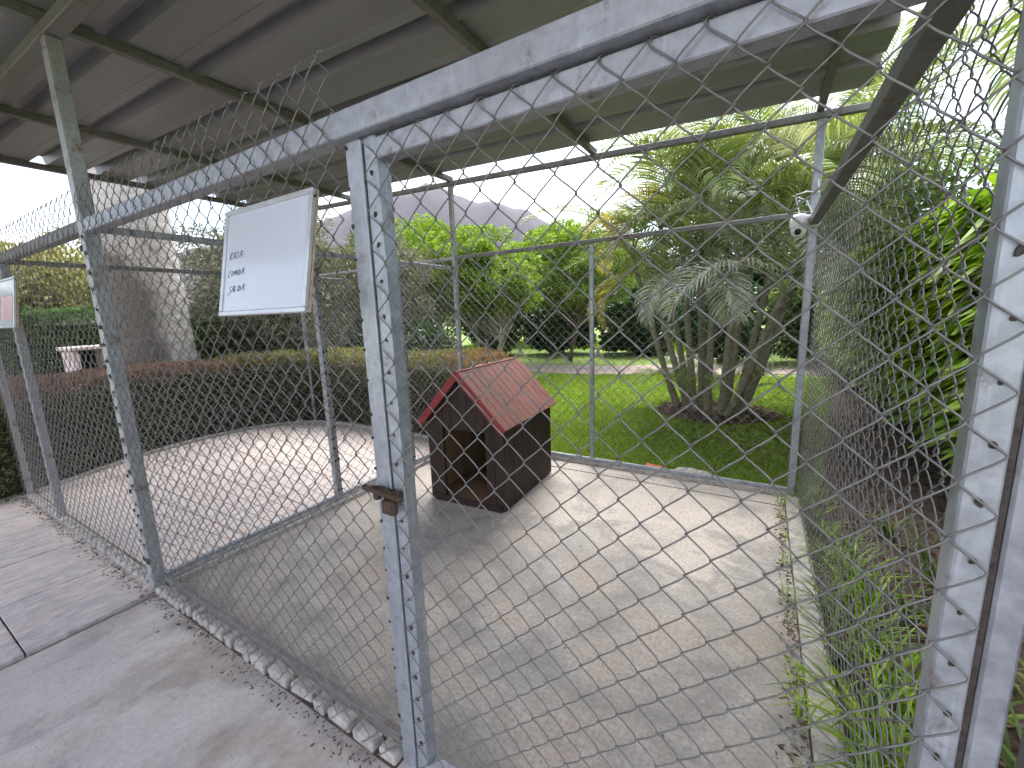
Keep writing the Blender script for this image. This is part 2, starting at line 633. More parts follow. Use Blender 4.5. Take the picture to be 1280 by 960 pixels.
def m_tip():
    t = NT('hedge_leaf_tip')
    x, y, z = t.sep(t.pos)
    red = t.ramp(t.island(), [(0.0, (0.13, 0.07, 0.055)), (0.5, (0.27, 0.14, 0.105)), (1.0, (0.36, 0.25, 0.15))])
    grn = t.ramp(t.island(), [(0.0, (0.13, 0.13, 0.03)), (0.5, (0.26, 0.27, 0.06)), (1.0, (0.42, 0.42, 0.14))])
    # the back run of the hedge has put out fresh yellow-green shoots
    f = t.math('ADD', t.math('MULTIPLY', y, 0.9), t.math('MULTIPLY', t.noise(2.0, 4), 1.6))
    c = t.mix(t.ramp(t.math('MULTIPLY', f, 0.25), [(0.60, 0.0), (0.80, 0.9)]), red, grn)
    o = t.math('ADD', x, t.math('MULTIPLY', t.noise(3.0, 3), 1.0))
    c = t.mix(t.ramp(o, [(0.05, 0.0), (0.45, 0.75)]), c, (0.36, 0.19, 0.09))
    t.set(col=c, rough=0.55, spec=0.3)
    tr = t.n.new('ShaderNodeBsdfTranslucent')
    t.l.new(c, tr.inputs['Color'])
    ms = t.n.new('ShaderNodeMixShader')
    ms.inputs[0].default_value = 0.3
    t.l.new(t.b.outputs[0], ms.inputs[1])
    t.l.new(tr.outputs[0], ms.inputs[2])
    t.l.new(ms.outputs[0], t.out.inputs['Surface'])
    return t.m


M['lf_tip'] = m_tip()
M['lf_far'] = leaf_mat('clipped_hedge_leaf', [(0.03, 0.075, 0.022), (0.075, 0.16, 0.045), (0.17, 0.29, 0.09)], 0.25, 0.4)
M['lf_right'] = leaf_mat('broad_strap_leaf', [(0.08, 0.17, 0.015), (0.20, 0.34, 0.028), (0.40, 0.54, 0.06)], 0.45, 0.4,
                         patch=((0.40, 0.50, 0.07), 1.0, 0.55, 0.5))
M['lf_silver'] = leaf_mat('grey_green_leaf', [(0.07, 0.08, 0.045), (0.19, 0.20, 0.13), (0.36, 0.36, 0.27)], 0.2, 0.6,
                          patch=((0.11, 0.085, 0.055), 1.4, 0.54, 0.6))
M['lf_bright'] = leaf_mat('bright_tree_leaf', [(0.08, 0.15, 0.018), (0.20, 0.31, 0.035), (0.38, 0.50, 0.08)], 0.4, 0.5)
M['lf_mid'] = leaf_mat('mid_green_leaf', [(0.04, 0.075, 0.016), (0.085, 0.14, 0.03), (0.19, 0.26, 0.07)], 0.3, 0.5)
M['lf_dark'] = leaf_mat('glossy_dark_leaf', [(0.016, 0.042, 0.015), (0.04, 0.09, 0.03), (0.11, 0.20, 0.07)], 0.12, 0.3)
M['lf_olive'] = leaf_mat('dry_olive_leaf', [(0.20, 0.18, 0.08), (0.32, 0.30, 0.14), (0.46, 0.46, 0.22)], 0.35, 0.6)
M['lf_palm'] = leaf_mat('palm_leaflet', [(0.11, 0.165, 0.05), (0.23, 0.29, 0.10), (0.42, 0.46, 0.23)], 0.25, 0.4)
M['lf_palm_dry'] = leaf_mat('yellowed_palm_leaflet', [(0.20, 0.15, 0.05), (0.36, 0.30, 0.09), (0.48, 0.40, 0.17)], 0.35, 0.5)
M['lf_palm_grey'] = leaf_mat('pale_palm_leaflet', [(0.28, 0.29, 0.21), (0.44, 0.45, 0.36), (0.60, 0.60, 0.52)], 0.25, 0.5)


def m_hill():
    t = NT('bare_hill')
    n = t.noise(0.012, 7, 0.6)
    t.set(col=t.ramp(n, [(0.3, (0.055, 0.053, 0.068)), (0.7, (0.09, 0.083, 0.095))]), rough=1.0)
    return t.m


M['hill'] = m_hill()

# ------------------------------------------------------------------ the setting
XR, YB = 3.163, 2.917          # right fence plane, back fence plane
XL2, XEND = -1.81, -2.72       # partition of the next kennel, end fence


def sheet(name, pts, z, mat, label):
    mb = MB()
    mb.add([(x, y, z) for x, y in pts], [tuple(range(len(pts)))])
    o = mb.build(name, mat)
    return tag(o, label, kind='structure')


sheet('ground', [(-2500, -2500), (2500, -2500), (2500, 2500), (-2500, 2500)], -0.04, M['ground'],
      'green lawn ground reaching out to the horizon')


sheet('front_bounce_sheet', [(-14, -16), (16, -16), (16, -2.55), (3.61, -2.55), (3.61, -7.02), (0.05, -7.02), (0.05, -2.12), (-14, -2.12)], -0.03, M['yard'],  # unseen sheet added behind the camera to bounce warm light
      'unseen pale dirt sheet added in front of the kennels to bounce light')


def blob(cx, cy, rx, ry, n=40, amp=0.12, seed=1):
    r = random.Random(seed)
    ph = [r.uniform(0, 6.28) for _ in range(4)]
    out = []
    for k in range(n):
        a = 2 * PI * k / n
        q = 1 + amp * (math.sin(2 * a + ph[0]) * 0.5 + math.sin(3 * a + ph[1]) * 0.4 + math.sin(7 * a + ph[2]) * 0.3)
        out.append((cx + rx * q * math.cos(a), cy + ry * q * math.sin(a)))
    return out


pth = []
for k in range(31):
    x = -9 + k * 0.7
    pth.append((x, 8.75 + 0.25 * math.sin(x * 0.8) + 0.1 * math.sin(x * 2.1) + max(0, x - 0.5) * 0.32))
pth2 = [(x, y + 1.5 + 0.25 * math.sin(x * 0.6 + 1)) for x, y in reversed(pth)]
sheet('path', pth + pth2, -0.028, M['path'], 'pale dirt path crossing behind the lawn')
sheet('soil_ring', blob(2.38, 5.75, 0.80, 0.74, seed=4), -0.024, M['soil'], 'brown mulch ring at the foot of the palm clump')
sheet('soil_bed', [(3.23, -2.5), (6.5, -2.5), (6.5, 8.0), (5.6, 9.5), (4.0, 9.0), (3.75, 6.0), (3.42, 3.2), (3.23, 2.9)], -0.02,
      M['soil'], 'brown mulch bed along the right fence')
sheet('side_yard', [(-12, -3), (-2.8, -3), (-2.8, 0), (-3.25, 1.2), (-3.4, 2.4), (-3.6, 5), (-12, 5)], -0.034, M['soil'],
      'bare soil beside the next kennel')


def slab(name, pts, z0, z1, mat, label):
    n = len(pts)
    mb = MB()
    vs = [(x, y, z0) for x, y in pts] + [(x, y, z1) for x, y in pts]
    fs = [tuple(range(n, 2 * n))] + [(i, (i + 1) % n, n + (i + 1) % n, n + i) for i in range(n)]
    mb.add(vs, fs)
    return tag(mb.build(name, mat), label, kind='structure')


kf = slab('kennel_floor', [(0.05, 0.03), (3.13, 0.03), (3.13, 2.70), (0.05, 2.70)], -0.12, 0.0, M['floor'],
          'stained concrete slab inside the gated kennel')
slab('floor_strip', [(0.05, 2.712), (3.13, 2.712), (3.13, 2.88), (0.05, 2.88)], -0.12, 0.003, M['floor'],
     'narrow concrete strip along the back of the kennel')
slab('walkway', [(0.055, -7.0), (3.6, -7.0), (3.6, 0.03), (0.055, 0.03)], -0.12, -0.006, M['walk'],  # walkway lengthened out of view behind the camera to bounce light
     'grey stained concrete walkway in front of the gate')
slab('tile_bed', [(-2.95, -2.1), (0.03, -2.1), (0.03, 0.02), (-2.95, 0.02)], -0.12, -0.016, M['kerb'],
     'mortar bed under the walkway tiles')
sf_pts = [(-0.05, 0.03), (-0.05, 2.88), (-1.2, 2.93), (-2.2, 2.92), (-2.65, 2.82), (-3.0, 2.55), (-3.22, 2.15), (-3.28, 1.6),
          (-3.2, 1.0), (-3.0, 0.5), (-2.76, 0.03)]
sfl = slab('side_kennel_floor', sf_pts, -0.12, -0.004, M['kerb'], 'pale tiled floor of the next kennel')

# walkway tiles, each one a piece of the bed
tb = bpy.data.objects['tile_bed']
tw, th_, jn = 0.60, 0.515, 0.006
for i in range(5):
    for j in range(4):
        x1 = 0.026 - i * tw
        y1 = -0.012 - j * th_
        b = MB().box((-tw + jn, -th_ + jn, 0), (0, 0, 0.026 + 0.0012 * ((i * 7 + j * 3) % 3)), 0.003)
        b.build('tile', M['tile'], tb, (x1, y1, -0.016))


def clip_poly(poly, lo, hi):
    def cut(ps, ax, v, keep):
        out = []
        for i in range(len(ps)):
            a, b = ps[i], ps[(i + 1) % len(ps)]
            ia, ib = keep(a[ax]), keep(b[ax])
            if ia:
                out.append(a)
            if ia != ib:
                q = (v - a[ax]) / (b[ax] - a[ax])
                out.append((a[0] + (b[0] - a[0]) * q, a[1] + (b[1] - a[1]) * q))
        return out
    ps = list(poly)
    for ax in (0, 1):
        ps = cut(ps, ax, lo[ax], lambda t, v=lo[ax]: t >= v)
        if len(ps) < 3:
            return []
        ps = cut(ps, ax, hi[ax], lambda t, v=hi[ax]: t <= v)
        if len(ps) < 3:
            return []
    return ps


for i in range(7):
    for j in range(6):
        lo = (-0.07 - (i + 1) * 0.5 + 0.004, 0.05 + j * 0.5 + 0.004)
        hi = (-0.07 - i * 0.5 - 0.004, 0.05 + (j + 1) * 0.5 - 0.004)
        ps = clip_poly([(x * 0.985 - 0.01, y * 0.985 + 0.02) for x, y in sf_pts], lo, hi)
        if len(ps) < 3:
            continue
        ar = sum(ps[k][0] * ps[(k + 1) % len(ps)][1] - ps[(k + 1) % len(ps)][0] * ps[k][1] for k in range(len(ps)))
        if ar < 0:
            ps = ps[::-1]
        if abs(ar) < 0.02:
            continue
        n = len(ps)
        mb = MB()
        mb.add([(x, y, 0) for x, y in ps] + [(x, y, 0.008) for x, y in ps],
               [tuple(range(n, 2 * n))] + [(k, (k + 1) % n, n + (k + 1) % n, n + k) for k in range(n)])
        mb.build('tile', M['tile_in'], sfl, (0, 0, -0.004))

# low kerb that borders the next kennel's floor
kb = MB()
for a, b in zip(sf_pts[1:-1], sf_pts[2:]):
    kb.bar((a[0] * 1.012, a[1] + 0.02, -0.01), (b[0] * 1.012, b[1] + 0.02, -0.01), 0.06, 0.08, 0.006)
tag(kb.build('floor_kerb', M['kerb']), 'thin curved concrete kerb between tiled floor and hedge', kind='structure')

# front kerb: blocks of broken concrete the mesh is set into
fk = MB().box((0.04, -0.034, -0.06), (1.93, 0.026, 0.002), 0.003).build('front_kerb', M['soil'])
tag(fk, 'broken concrete kerb under the front mesh beside the gate post', kind='structure')
x = 0.055
lens = [0.075, 0.06, 0.055, 0.075] + [0.042, 0.045, 0.04, 0.05, 0.046, 0.06, 0.05, 0.055, 0.05, 0.06] + [0.11, 0.13, 0.13, 0.06, 0.12, 0.11]
gaps = [0.003, 0.003, 0.004, 0.014] + [0.014, 0.016, 0.02, 0.012, 0.014, 0.004, 0.02, 0.018, 0.022, 0.018] + [0.02, 0.018, 0.022, 0.02, 0.018, 0.02]
k = 0
while x < 1.90:
    L = lens[k % len(lens)]
    L = min(L, 1.925 - x)
    hh = rnd.uniform(0.040, 0.052)
    bm = bmesh.new()
    bmesh.ops.create_cube(bm, size=1)
    for v in bm.verts:
        v.co = Vector(((v.co.x + 0.5) * L + rnd.uniform(-.004, .004), v.co.y * 0.052 + rnd.uniform(-.004, .004),
                       (v.co.z + 0.5) * hh + rnd.uniform(-.004, .004)))
    bmesh.ops.bevel(bm, geom=bm.edges[:], offset=0.005, segments=1, affect='EDGES')
    me = bpy.data.meshes.new('kerb_block')
    bm.to_mesh(me)
    bm.free()
    link('kerb_block', me, M['kerb'], fk, (x, -0.006 + rnd.uniform(-.004, .004), 0.0), (0, 0, rnd.uniform(-.06, .06)))
    x += L + gaps[k % len(gaps)] * 1.25
    k += 1
sk = MB().box((XEND, -0.03, -0.06), (-0.04, 0.024, 0.006), 0.003).build('side_kerb', M['soil'])
tag(sk, 'broken concrete kerb under the long front mesh', kind='structure')
x = XEND + 0.03
while x < -0.1:
    L = rnd.uniform(0.05, 0.11)
    MB().box((0, -0.026, 0), (L, 0.024, rnd.uniform(.03, .042)), 0.006).build('kerb_block', M['kerb'], sk, (x, -0.004, 0.002), (0, 0, rnd.uniform(-.05, .05)))
    x += L + rnd.uniform(0.006, 0.02)
bk = MB().box((0.05, 2.885, -0.08), (3.16, 2.955, 0.045), 0.008).build('back_kerb', M['kerb'])
tag(bk, 'low concrete kerb along the lawn behind the kennel', kind='structure')
pk = MB().box((-0.045, 0.035, -0.06), (0.045, 2.88, 0.035), 0.006).build('partition_kerb', M['kerb'])
tag(pk, 'low concrete kerb between the two kennel floors', kind='structure')
rk = MB().box((3.135, 0.05, -0.08), (3.235, 2.88, 0.03), 0.008).build('right_kerb', M['kerb'])
tag(rk, 'low concrete kerb under the right mesh beside the plants', kind='structure')


# ------------------------------------------------------------------ roof
def zroof(x):
    return 2.897 - 0.0396 * x


roof = thing('shelter_roof', 'grey ribbed metal shelter roof on steel posts over the kennels', 'roof', (0, 0, 0))
RX0, RX1, RY0, RY1 = -3.12, 3.395, -1.95, 2.80
prof = []           # one period of the ribbed sheet across Y
PER, RW, RH = 0.37, 0.115, 0.075
cent = 2.44
ribs = [cent + PER * i for i in range(-13, 2)]
ribs = [c for c in ribs if RY0 + 0.1 < c < RY1 - 0.02]


def sheet_profile(y0, y1):
    pts = [(y0, 0.0)]
    for c in ribs:
        if y0 <= c - RW / 2 - 0.001 and c + RW / 2 + 0.001 <= y1:
            pts += [(c - PER * .33, 0), (c - PER * .325, 0.004), (c - PER * .315, 0.004), (c - PER * .31, 0)]
            pts += [(c - RW / 2, 0.0), (c - RW / 2 + 0.016, RH), (c + RW / 2 - 0.016, RH), (c + RW / 2, 0.0)]
    pts.append((y1, 0.0))
    pts = [p for i, p in enumerate(pts) if i == 0 or p[0] > pts[i - 1][0]]
    return pts


cuts = [RY0, -0.29, 0.82, 1.93, RY1]
for k in range(4):
    pr = sheet_profile(cuts[k] - (0.03 if k else 0), cuts[k + 1])
    mb = MB()
    xs = np.linspace(RX0, RX1, 7)
    n = len(pr)
    vs = []
    for x in xs:
        for y, z in pr:
            vs.append((x, y, zroof(x) + 0.029 + z + 0.0025 * k))
    N = len(vs)
    vs2 = [(a, b, c + 0.002) for a, b, c in vs]
    fs = []
    for i in range(len(xs) - 1):
        for j in range(n - 1):
            q = (i * n + j, i * n + j + 1, (i + 1) * n + j + 1, (i + 1) * n + j)
            fs.append(q)
            fs.append(tuple(N + t for t in reversed(q)))
    for j in range(n - 1):
        for i in (0, len(xs) - 1):
            fs.append((i * n + j, i * n + j + 1, N + i * n + j + 1, N + i * n + j))
    for i in range(len(xs) - 1):
        for j in (0, n - 1):
            fs.append((i * n + j, (i + 1) * n + j, N + (i + 1) * n + j, N + i * n + j))
    mb.add(vs + vs2, fs)
    mb.build('roof_sheet', M['roof'], roof)
for X in (-3.08, -1.56, 0.0, 1.575, 3.163):
    MB().bar((X, RY0 + 0.02, zroof(X)), (X, YB + 0.03, zroof(X)), 0.042, 0.052).build('purlin', M['purlin'], roof)
MB().bar((RX0 + 0.1, -0.0, zroof(RX0 + .1) - 0.052), (RX1 - 0.05, -0.0, zroof(RX1 - .05) - 0.052), 0.07, 0.05).build('cross_beam', M['purlin'], roof)
MB().bar((RX0 + 0.04, YB, zroof(RX0) - 0.047), (RX1 + 0.12, YB, zroof(RX1) - 0.047), 0.045, 0.045).build('edge_beam', M['galv_dark'], roof)


def post(x, y, ztop, w=0.055, mat='post', parent=None, z0=-0.1, name='post'):
    return MB().box((-w / 2, -w / 2, z0), (w / 2, w / 2, ztop), 0.004).build(name, M[mat], parent, (x, y, 0))


post(0, 0.0, zroof(0) - 0.077, 0.062, 'post', roof)
post(0, YB, zroof(0) - 0.069, 0.045, 'post', roof)
post(XR + 0.012, YB, zroof(XR) - 0.069, 0.05, 'galv', roof)
post(3.236, 0.030, zroof(3.2) - 0.077, 0.036, 'rail', roof)
MB().box((3.2078, 0.014, 0.0), (3.2165, 0.055, 2.0), 0.001).build('gap_shade_strip', M['weld'], roof)  # dark bar added to stand in for the shade beside the hinge post


# ------------------------------------------------------------------ chain link
PITCH, HALF, WR, WD = 0.0435, 0.0433, 0.0018, 0.0050


def wire_mesh(h, top='twist'):
    pts = []
    n = int(h / HALF)
    a = PITCH / 2 + WR
    for j in range(n + 1):
        s = -1 if j % 2 == 0 else 1
        z = j * HALF
        fr = -1 if j % 2 == 0 else 1          # rising strokes lie in front, falling behind
        pts.append((s * a, 0.0, z))
        if j < n:
            pts.append((s * a * 0.84, fr * WD * 0.72, z + HALF * 0.10))
            pts.append((s * a * 0.42, fr * WD, z + HALF * 0.31))
            pts.append((-s * a * 0.48, fr * WD, z + HALF * 0.72))
            pts.append((-s * a * 0.88, fr * WD * 0.7, z + HALF * 0.92))
    s = -1 if n % 2 == 0 else 1
    z = n * HALF
    if top == 'twist':
        pts += [(s * a * 0.9, 0.004, z + 0.012), (s * a * 0.55, 0.006, z + 0.021), (s * a * 0.2, 0.010, z + 0.019)]
    elif top == 'hook':
        pts += [(s * a * 0.8, 0.006, z + 0.010), (s * a * 0.5, 0.016, z + 0.014), (s * a * 0.2, 0.022, z + 0.002)]
    mb = MB().tube(pts, WR, 5)
    me = mb.mesh('wire')
    me.materials.append(M['wire'])
    return me


WIRES = {}


def wire(h, top):
    k = (round(h / HALF), top)
    if k not in WIRES:
        WIRES[k] = wire_mesh(h, top)
    return WIRES[k]


def chain(parent, x0, x1, z0, z1, y, top='twist', flip=1):
    """fills local X x0..x1 with interlinked zig-zag wires in the plane y"""
    n = int(round((x1 - x0) / PITCH))
    p = (x1 - x0) / n
    for i in range(n):
        off = HALF if i % 2 else 0.0
        me = wire(z1 - z0 - off, top)
        o = link('wire', me, None, parent, (x0 + (i + 0.5) * p, y + rnd.uniform(-.0008, .0008), z0 + off - (0 if i % 2 else 0)))
        o.rotation_euler = (rnd.uniform(-.0012, .0012), rnd.uniform(-.0008, .0008), rnd.uniform(-.05, .05) + (0 if flip > 0 else PI))


weld_me = None


def welds(parent, x, y, z0, z1, step=0.087, size=0.008, jit=0.012):
    global weld_me
    if weld_me is None:
        bm = bmesh.new()
        bmesh.ops.create_icosphere(bm, subdivisions=2, radius=1)
        for v in bm.verts:
            v.co *= rnd.uniform(0.75, 1.2)
        weld_me = bpy.data.meshes.new('weld')
        bm.to_mesh(weld_me)
        bm.free()
        weld_me.materials.append(M['weld'])
    z = z0
    while z < z1:
        o = link('weld', weld_me, None, parent, (x + rnd.uniform(-.003, .003), y, z + rnd.uniform(-jit, jit)))
        q = size * rnd.uniform(0.7, 1.3)
        o.scale = (q, q * 0.55, q * rnd.uniform(.8, 1.5))
        o.rotation_euler = (0, rnd.uniform(-1, 1), 0)
        z += step


HB = 2.0
# fence between the big post and the gate
f1 = thing('front_fence', 'chain link front panel between tall post and gate, holding the lettered whiteboard', 'fence', (0, 0, 0))
MB().bar((0.034, 0.0, HB - 0.01), (3.30, 0.0, HB - 0.02), 0.055, 0.062).build('top_rail', M['rail'], f1)
post(1.962, 0.03, HB - 0.045, 0.058, 'galv', f1, name='gate_post')
MB().bar((0.034, 0.028, 0.065), (1.93, 0.028, 0.065), 0.025, 0.022, 0.002).build('bottom_rail', M['galv_dark'], f1)
chain(f1, 0.03, 1.945, 0.02, 2.175, -0.036)
welds(f1, 1.938, 0.0, 0.1, 1.95, 0.087, 0.005)
welds(f1, 0.022, -0.036, 0.2, 1.95, 0.087, 0.011)

f2 = thing('front_fence', 'long chain link front panel of the next kennel beside the tiled walkway', 'fence', (0, 0, 0))
MB().bar((XEND, 0.0, HB + 0.0), (-0.034, 0.0, HB - 0.005), 0.05, 0.058).build('top_rail', M['galv_dark'], f2)
post(XL2, 0.005, HB - 0.03, 0.05, 'post', f2)
post(XEND, 0.005, HB - 0.03, 0.04, 'post', f2)
chain(f2, XEND, -0.03, 0.02, 2.19, -0.036)
welds(f2, -0.03, -0.033, 0.2, 1.95, 0.1, 0.010)

# partitions run away from the front fence
f3 = thing('partition_fence', 'chain link partition on spotted posts beside the wooden dog house', 'fence', (0, 0, 0), PI / 2)
MB().bar((0.034, 0, 1.985), (YB - 0.025, 0, 1.985), 0.03, 0.035).build('top_rail', M['post'], f3)
MB().bar((0.034, 0, 0.065), (YB - 0.03, 0, 0.065), 0.03, 0.03).build('bottom_rail', M['galv'], f3)
for yy in (1.213, 2.065):
    post(yy, 0, 1.967, 0.05, 'post', f3)
    for s in (-0.0135, 0.0135):
        welds(f3, yy + s, -0.026, 0.12, 1.93, 0.087, 0.0095)
chain(f3, 0.03, YB - 0.02, 0.03, 2.01, -0.032)

f4 = thing('partition_fence', 'chain link partition behind the smaller whiteboard with pink marks', 'fence', (XL2, 0, 0), PI / 2)
MB().bar((0.03, 0, 1.985), (YB - 0.03, 0, 1.985), 0.03, 0.035).build('top_rail', M['galv_dark'], f4)
f5 = thing('end_fence', 'chain link end panel pressed against the low red tipped hedge', 'fence', (XEND, 0, 0), PI / 2)
post(YB - 0.06, 0, 1.1, 0.03, 'post', f5)
chain(f5, 0.03, YB - 0.02, 0.03, 1.1, 0.0)

# back fences
f6 = thing('back_fence', 'chain link back panel between the dog house and the palm lawn', 'fence', (0, YB, 0))
MB().bar((0.024, 0, 2.095), (XR - 0.015, 0, 2.105), 0.032, 0.036).build('top_rail', M['galv_dark'], f6)
MB().bar((0.026, -0.005, 0.06), (XR - 0.015, -0.005, 0.06), 0.03, 0.028).build('bottom_rail', M['galv'], f6)
post(1.556, 0.0, 2.075, 0.036, 'galv', f6)
chain(f6, 0.02, XR - 0.01, 0.05, 2.1, 0.024)
f7 = thing('back_fence', 'chain link back panel of the next kennel in front of the low hedge', 'fence', (XEND - 0.1, YB, 0))
MB().bar((0.0, 0, 2.085), (-XEND + 0.1 - 0.024, 0, 2.095), 0.03, 0.03).build('top_rail', M['post'], f7)
post(0.0, 0.0, 2.07, 0.04, 'post', f7)
chain(f7, 0.02, -XEND + 0.1 - 0.02, 0.03, 2.1, 0.024)

# right fence
f8 = thing('right_fence', 'chain link panel seen end on beside the tall green hedge', 'fence', (XR, 0, 0), PI / 2)
MB().bar((0.065, -0.012, 2.045), (YB - 0.03, -0.012, 2.045), 0.055, 0.055).build('top_rail', M['galv_dark'], f8)
chain(f8, 0.055, YB - 0.02, 0.03, 2.06, -0.047)

# gate
GX0, GX1 = 2.003, 3.206
g = thing('gate', 'closed galvanised chain link gate with rusty bolt in front of the kennel', 'gate', (0, 0, 0))
MB().box((GX0, 0.002, 0.006), (GX0 + 0.045, 0.05, HB - 0.048), 0.003).build('stile', M['galv'], g)
MB().box((GX1 - 0.042, 0.004, 0.006), (GX1, 0.044, HB - 0.048), 0.003).build('stile', M['galv'], g)
MB().box((GX0, 0.004, HB - 0.106), (GX1, 0.048, HB - 0.0545), 0.003).build('top_rail', M['rail'], g)
MB().box((GX0 + 0.046, 0.004, 0.008), (GX1 - 0.043, 0.048, 0.044), 0.003).build('bottom_rail', M['galv'], g)
MB().bar((GX0 - 0.004, -0.003, 0.05), (GX0 - 0.004, -0.003, HB - 0.055), 0.008, 0.006, 0.001).build('edge_strip', M['galv'], g)
n0 = len(g.children)
chain(g, GX0 + 0.012, GX1 - 0.008, 0.03, 1.945, -0.0075, 'hook')
for zz in np.arange(0.03 + HALF, 1.9, 2 * HALF):
    welds(g, GX1 - 0.020, 0.002, zz + 0.012, zz + 0.02, 0.1, 0.0048, 0.003)
welds(g, GX0 + 0.024, 0.002, 0.12, 1.9, 0.087, 0.0065)
lt = MB().box((1.93, -0.024, 0.985), (2.05, -0.004, 1.005), 0.004)
lt.box((1.935, -0.02, 0.962), (1.955, 0.0, 0.99), 0.003).build('latch_plate', M['rust'], g)
bo = MB().tube([(1.915, -0.030, 1.003), (1.98, -0.031, 0.998), (2.065, -0.030, 0.992)], 0.0085, 8).build('bolt', M['rust'], g)
pl = MB().box((1.985, -0.036, 0.935), (2.035, -0.012, 0.978), 0.005)
pl.tube([(1.995, -0.024, 0.975), (1.995, -0.026, 1.0), (2.01, -0.028, 1.012), (2.025, -0.026, 1.0), (2.025, -0.024, 0.975)], 0.004, 6)
pd = pl.build('padlock', M['rust'])
tag(pd, 'small rusty padlock hanging on the gate bolt', 'padlock')

# neighbouring gate post and mesh beyond the gate
f9 = thing('side_fence', 'steel frame and mesh end just past the gate hinge post', 'fence', (0, 0, 0))
MB().box((3.285, 0.002, -0.05), (3.335, 0.05, 2.7), 0.003).build('post', M['galv_dark'], f9)
chain(f9, 3.246, 3.31, 0.03, 2.0, -0.012)

# ------------------------------------------------------------------ dog house
dh = thing('dog_house', 'small dark wooden dog house with a red plank roof on the slab', 'dog house', (0.955, 2.10, 0.0), math.radians(2.6))
W2, D2, WH, AP = 0.35, 0.445, 0.69, 1.06
for s, yy in ((-1, -D2), (1, D2)):
    n = 9
    pw = 2 * W2 / n
    for i in range(n):
        xa, xb = -W2 + i * pw + 0.002, -W2 + (i + 1) * pw - 0.002
        za = WH + (AP - WH) * (1 - abs(xa) / W2)
        zb = WH + (AP - WH) * (1 - abs(xb) / W2)
        z0 = 0.012
        if s < 0 and 2 <= i <= 6:
            z0 = 0.615
        zz = [za - 0.02, zb - 0.02]
        if i == n // 2:
            zz = [za - 0.02, zb - 0.02]
        t = 0.018
        y0, y1 = (yy, yy + t) if s < 0 else (yy - t, yy)
        y0 += rnd.uniform(-.0015, .0015)
        mb = MB()
        top = [(xa, zz[0]), (xb, zz[1])]
        if i == n // 2:
            top = [(xa, zz[0]), (0, AP - 0.02), (xb, zz[1])]
        pr = [(xa, z0)] + top + [(xb, z0)]
        m = len(pr)
        mb.add([(a, y0, b) for a, b in pr] + [(a, y1, b) for a, b in pr],
               [tuple(range(m)), tuple(range(2 * m - 1, m - 1, -1))] + [(q, m + q, m + (q + 1) % m, (q + 1) % m) for q in range(m)])
        mb.build('plank', M['wood'], dh)
for s in (-1, 1):
    n = 12
    pw = 2 * (D2 - 0.02) / n
    for i in range(n):
        ya = -D2 + 0.02 + i * pw
        b0 = rnd.uniform(-.0015, .0015)
        MB().box((s * W2 - (0.018 if s > 0 else 0) + b0, ya + 0.002, 0.012), (s * W2 + (0.018 if s < 0 else 0) + b0, ya + pw - 0.002, WH + 0.012), 0.002).build('plank', M['wood'], dh)
MB().box((-W2 + 0.02, -D2 + 0.02, 0.0), (W2 - 0.02, D2 - 0.02, 0.045)).build('floor_board', M['wood_in'], dh)
MB().box((-W2 + 0.022, -D2 + 0.03, 0.046), (-W2 + 0.032, D2 - 0.03, WH - 0.01)).build('inner_lining', M['wood_in'], dh)
MB().box((-W2 + 0.033, D2 - 0.034, 0.046), (W2 - 0.024, D2 - 0.022, WH - 0.01)).build('inner_lining', M['wood_in'], dh)
MB().box((-W2 + 0.03, -D2 - 0.012, 0.0), (W2 - 0.03, -D2 - 0.001, 0.055), 0.002).build('door_sill', M['wood'], dh)
sl = math.atan2(AP - WH, W2)
EX, OV = 0.055, 0.045
slen = math.hypot(W2, AP - WH) + EX
for s in (-1, 1):
    n = 11
    dep = 2 * D2 + 2 * OV
    pw = dep / n
    mtx = Matrix.Translation((0, 0, AP + 0.004)) @ Matrix.Rotation(s * sl, 4, 'Y')
    for i in range(n):
        ya = -D2 - OV + i * pw
        lo = (0.0, ya + 0.0022, 0.0) if s > 0 else (-slen, ya + 0.0022, 0.0)
        hi = (slen, ya + pw - 0.0022, 0.016 + rnd.uniform(-.001, .001)) if s > 0 else (0.0, ya + pw - 0.0022, 0.016 + rnd.uniform(-.001, .001))
        MB().box(lo, hi, 0.002, mtx).build('roof_plank', M['roof_red'], dh)
    yf = -D2 - OV - 0.016
    lo, hi = ((0.0, yf, -0.035), (slen + .004, yf + 0.015, 0.022)) if s > 0 else ((-slen - .004, yf, -0.035), (0.0, yf + 0.015, 0.022))
    MB().box(lo, hi, 0.002, mtx).build('fascia', M['trim_red'], dh)
MB().bar((0, -D2 - OV - 0.017, AP + 0.016), (0, D2 + OV, AP + 0.016), 0.03, 0.012, 0.003).build('ridge_cap', M['trim_red'], dh)

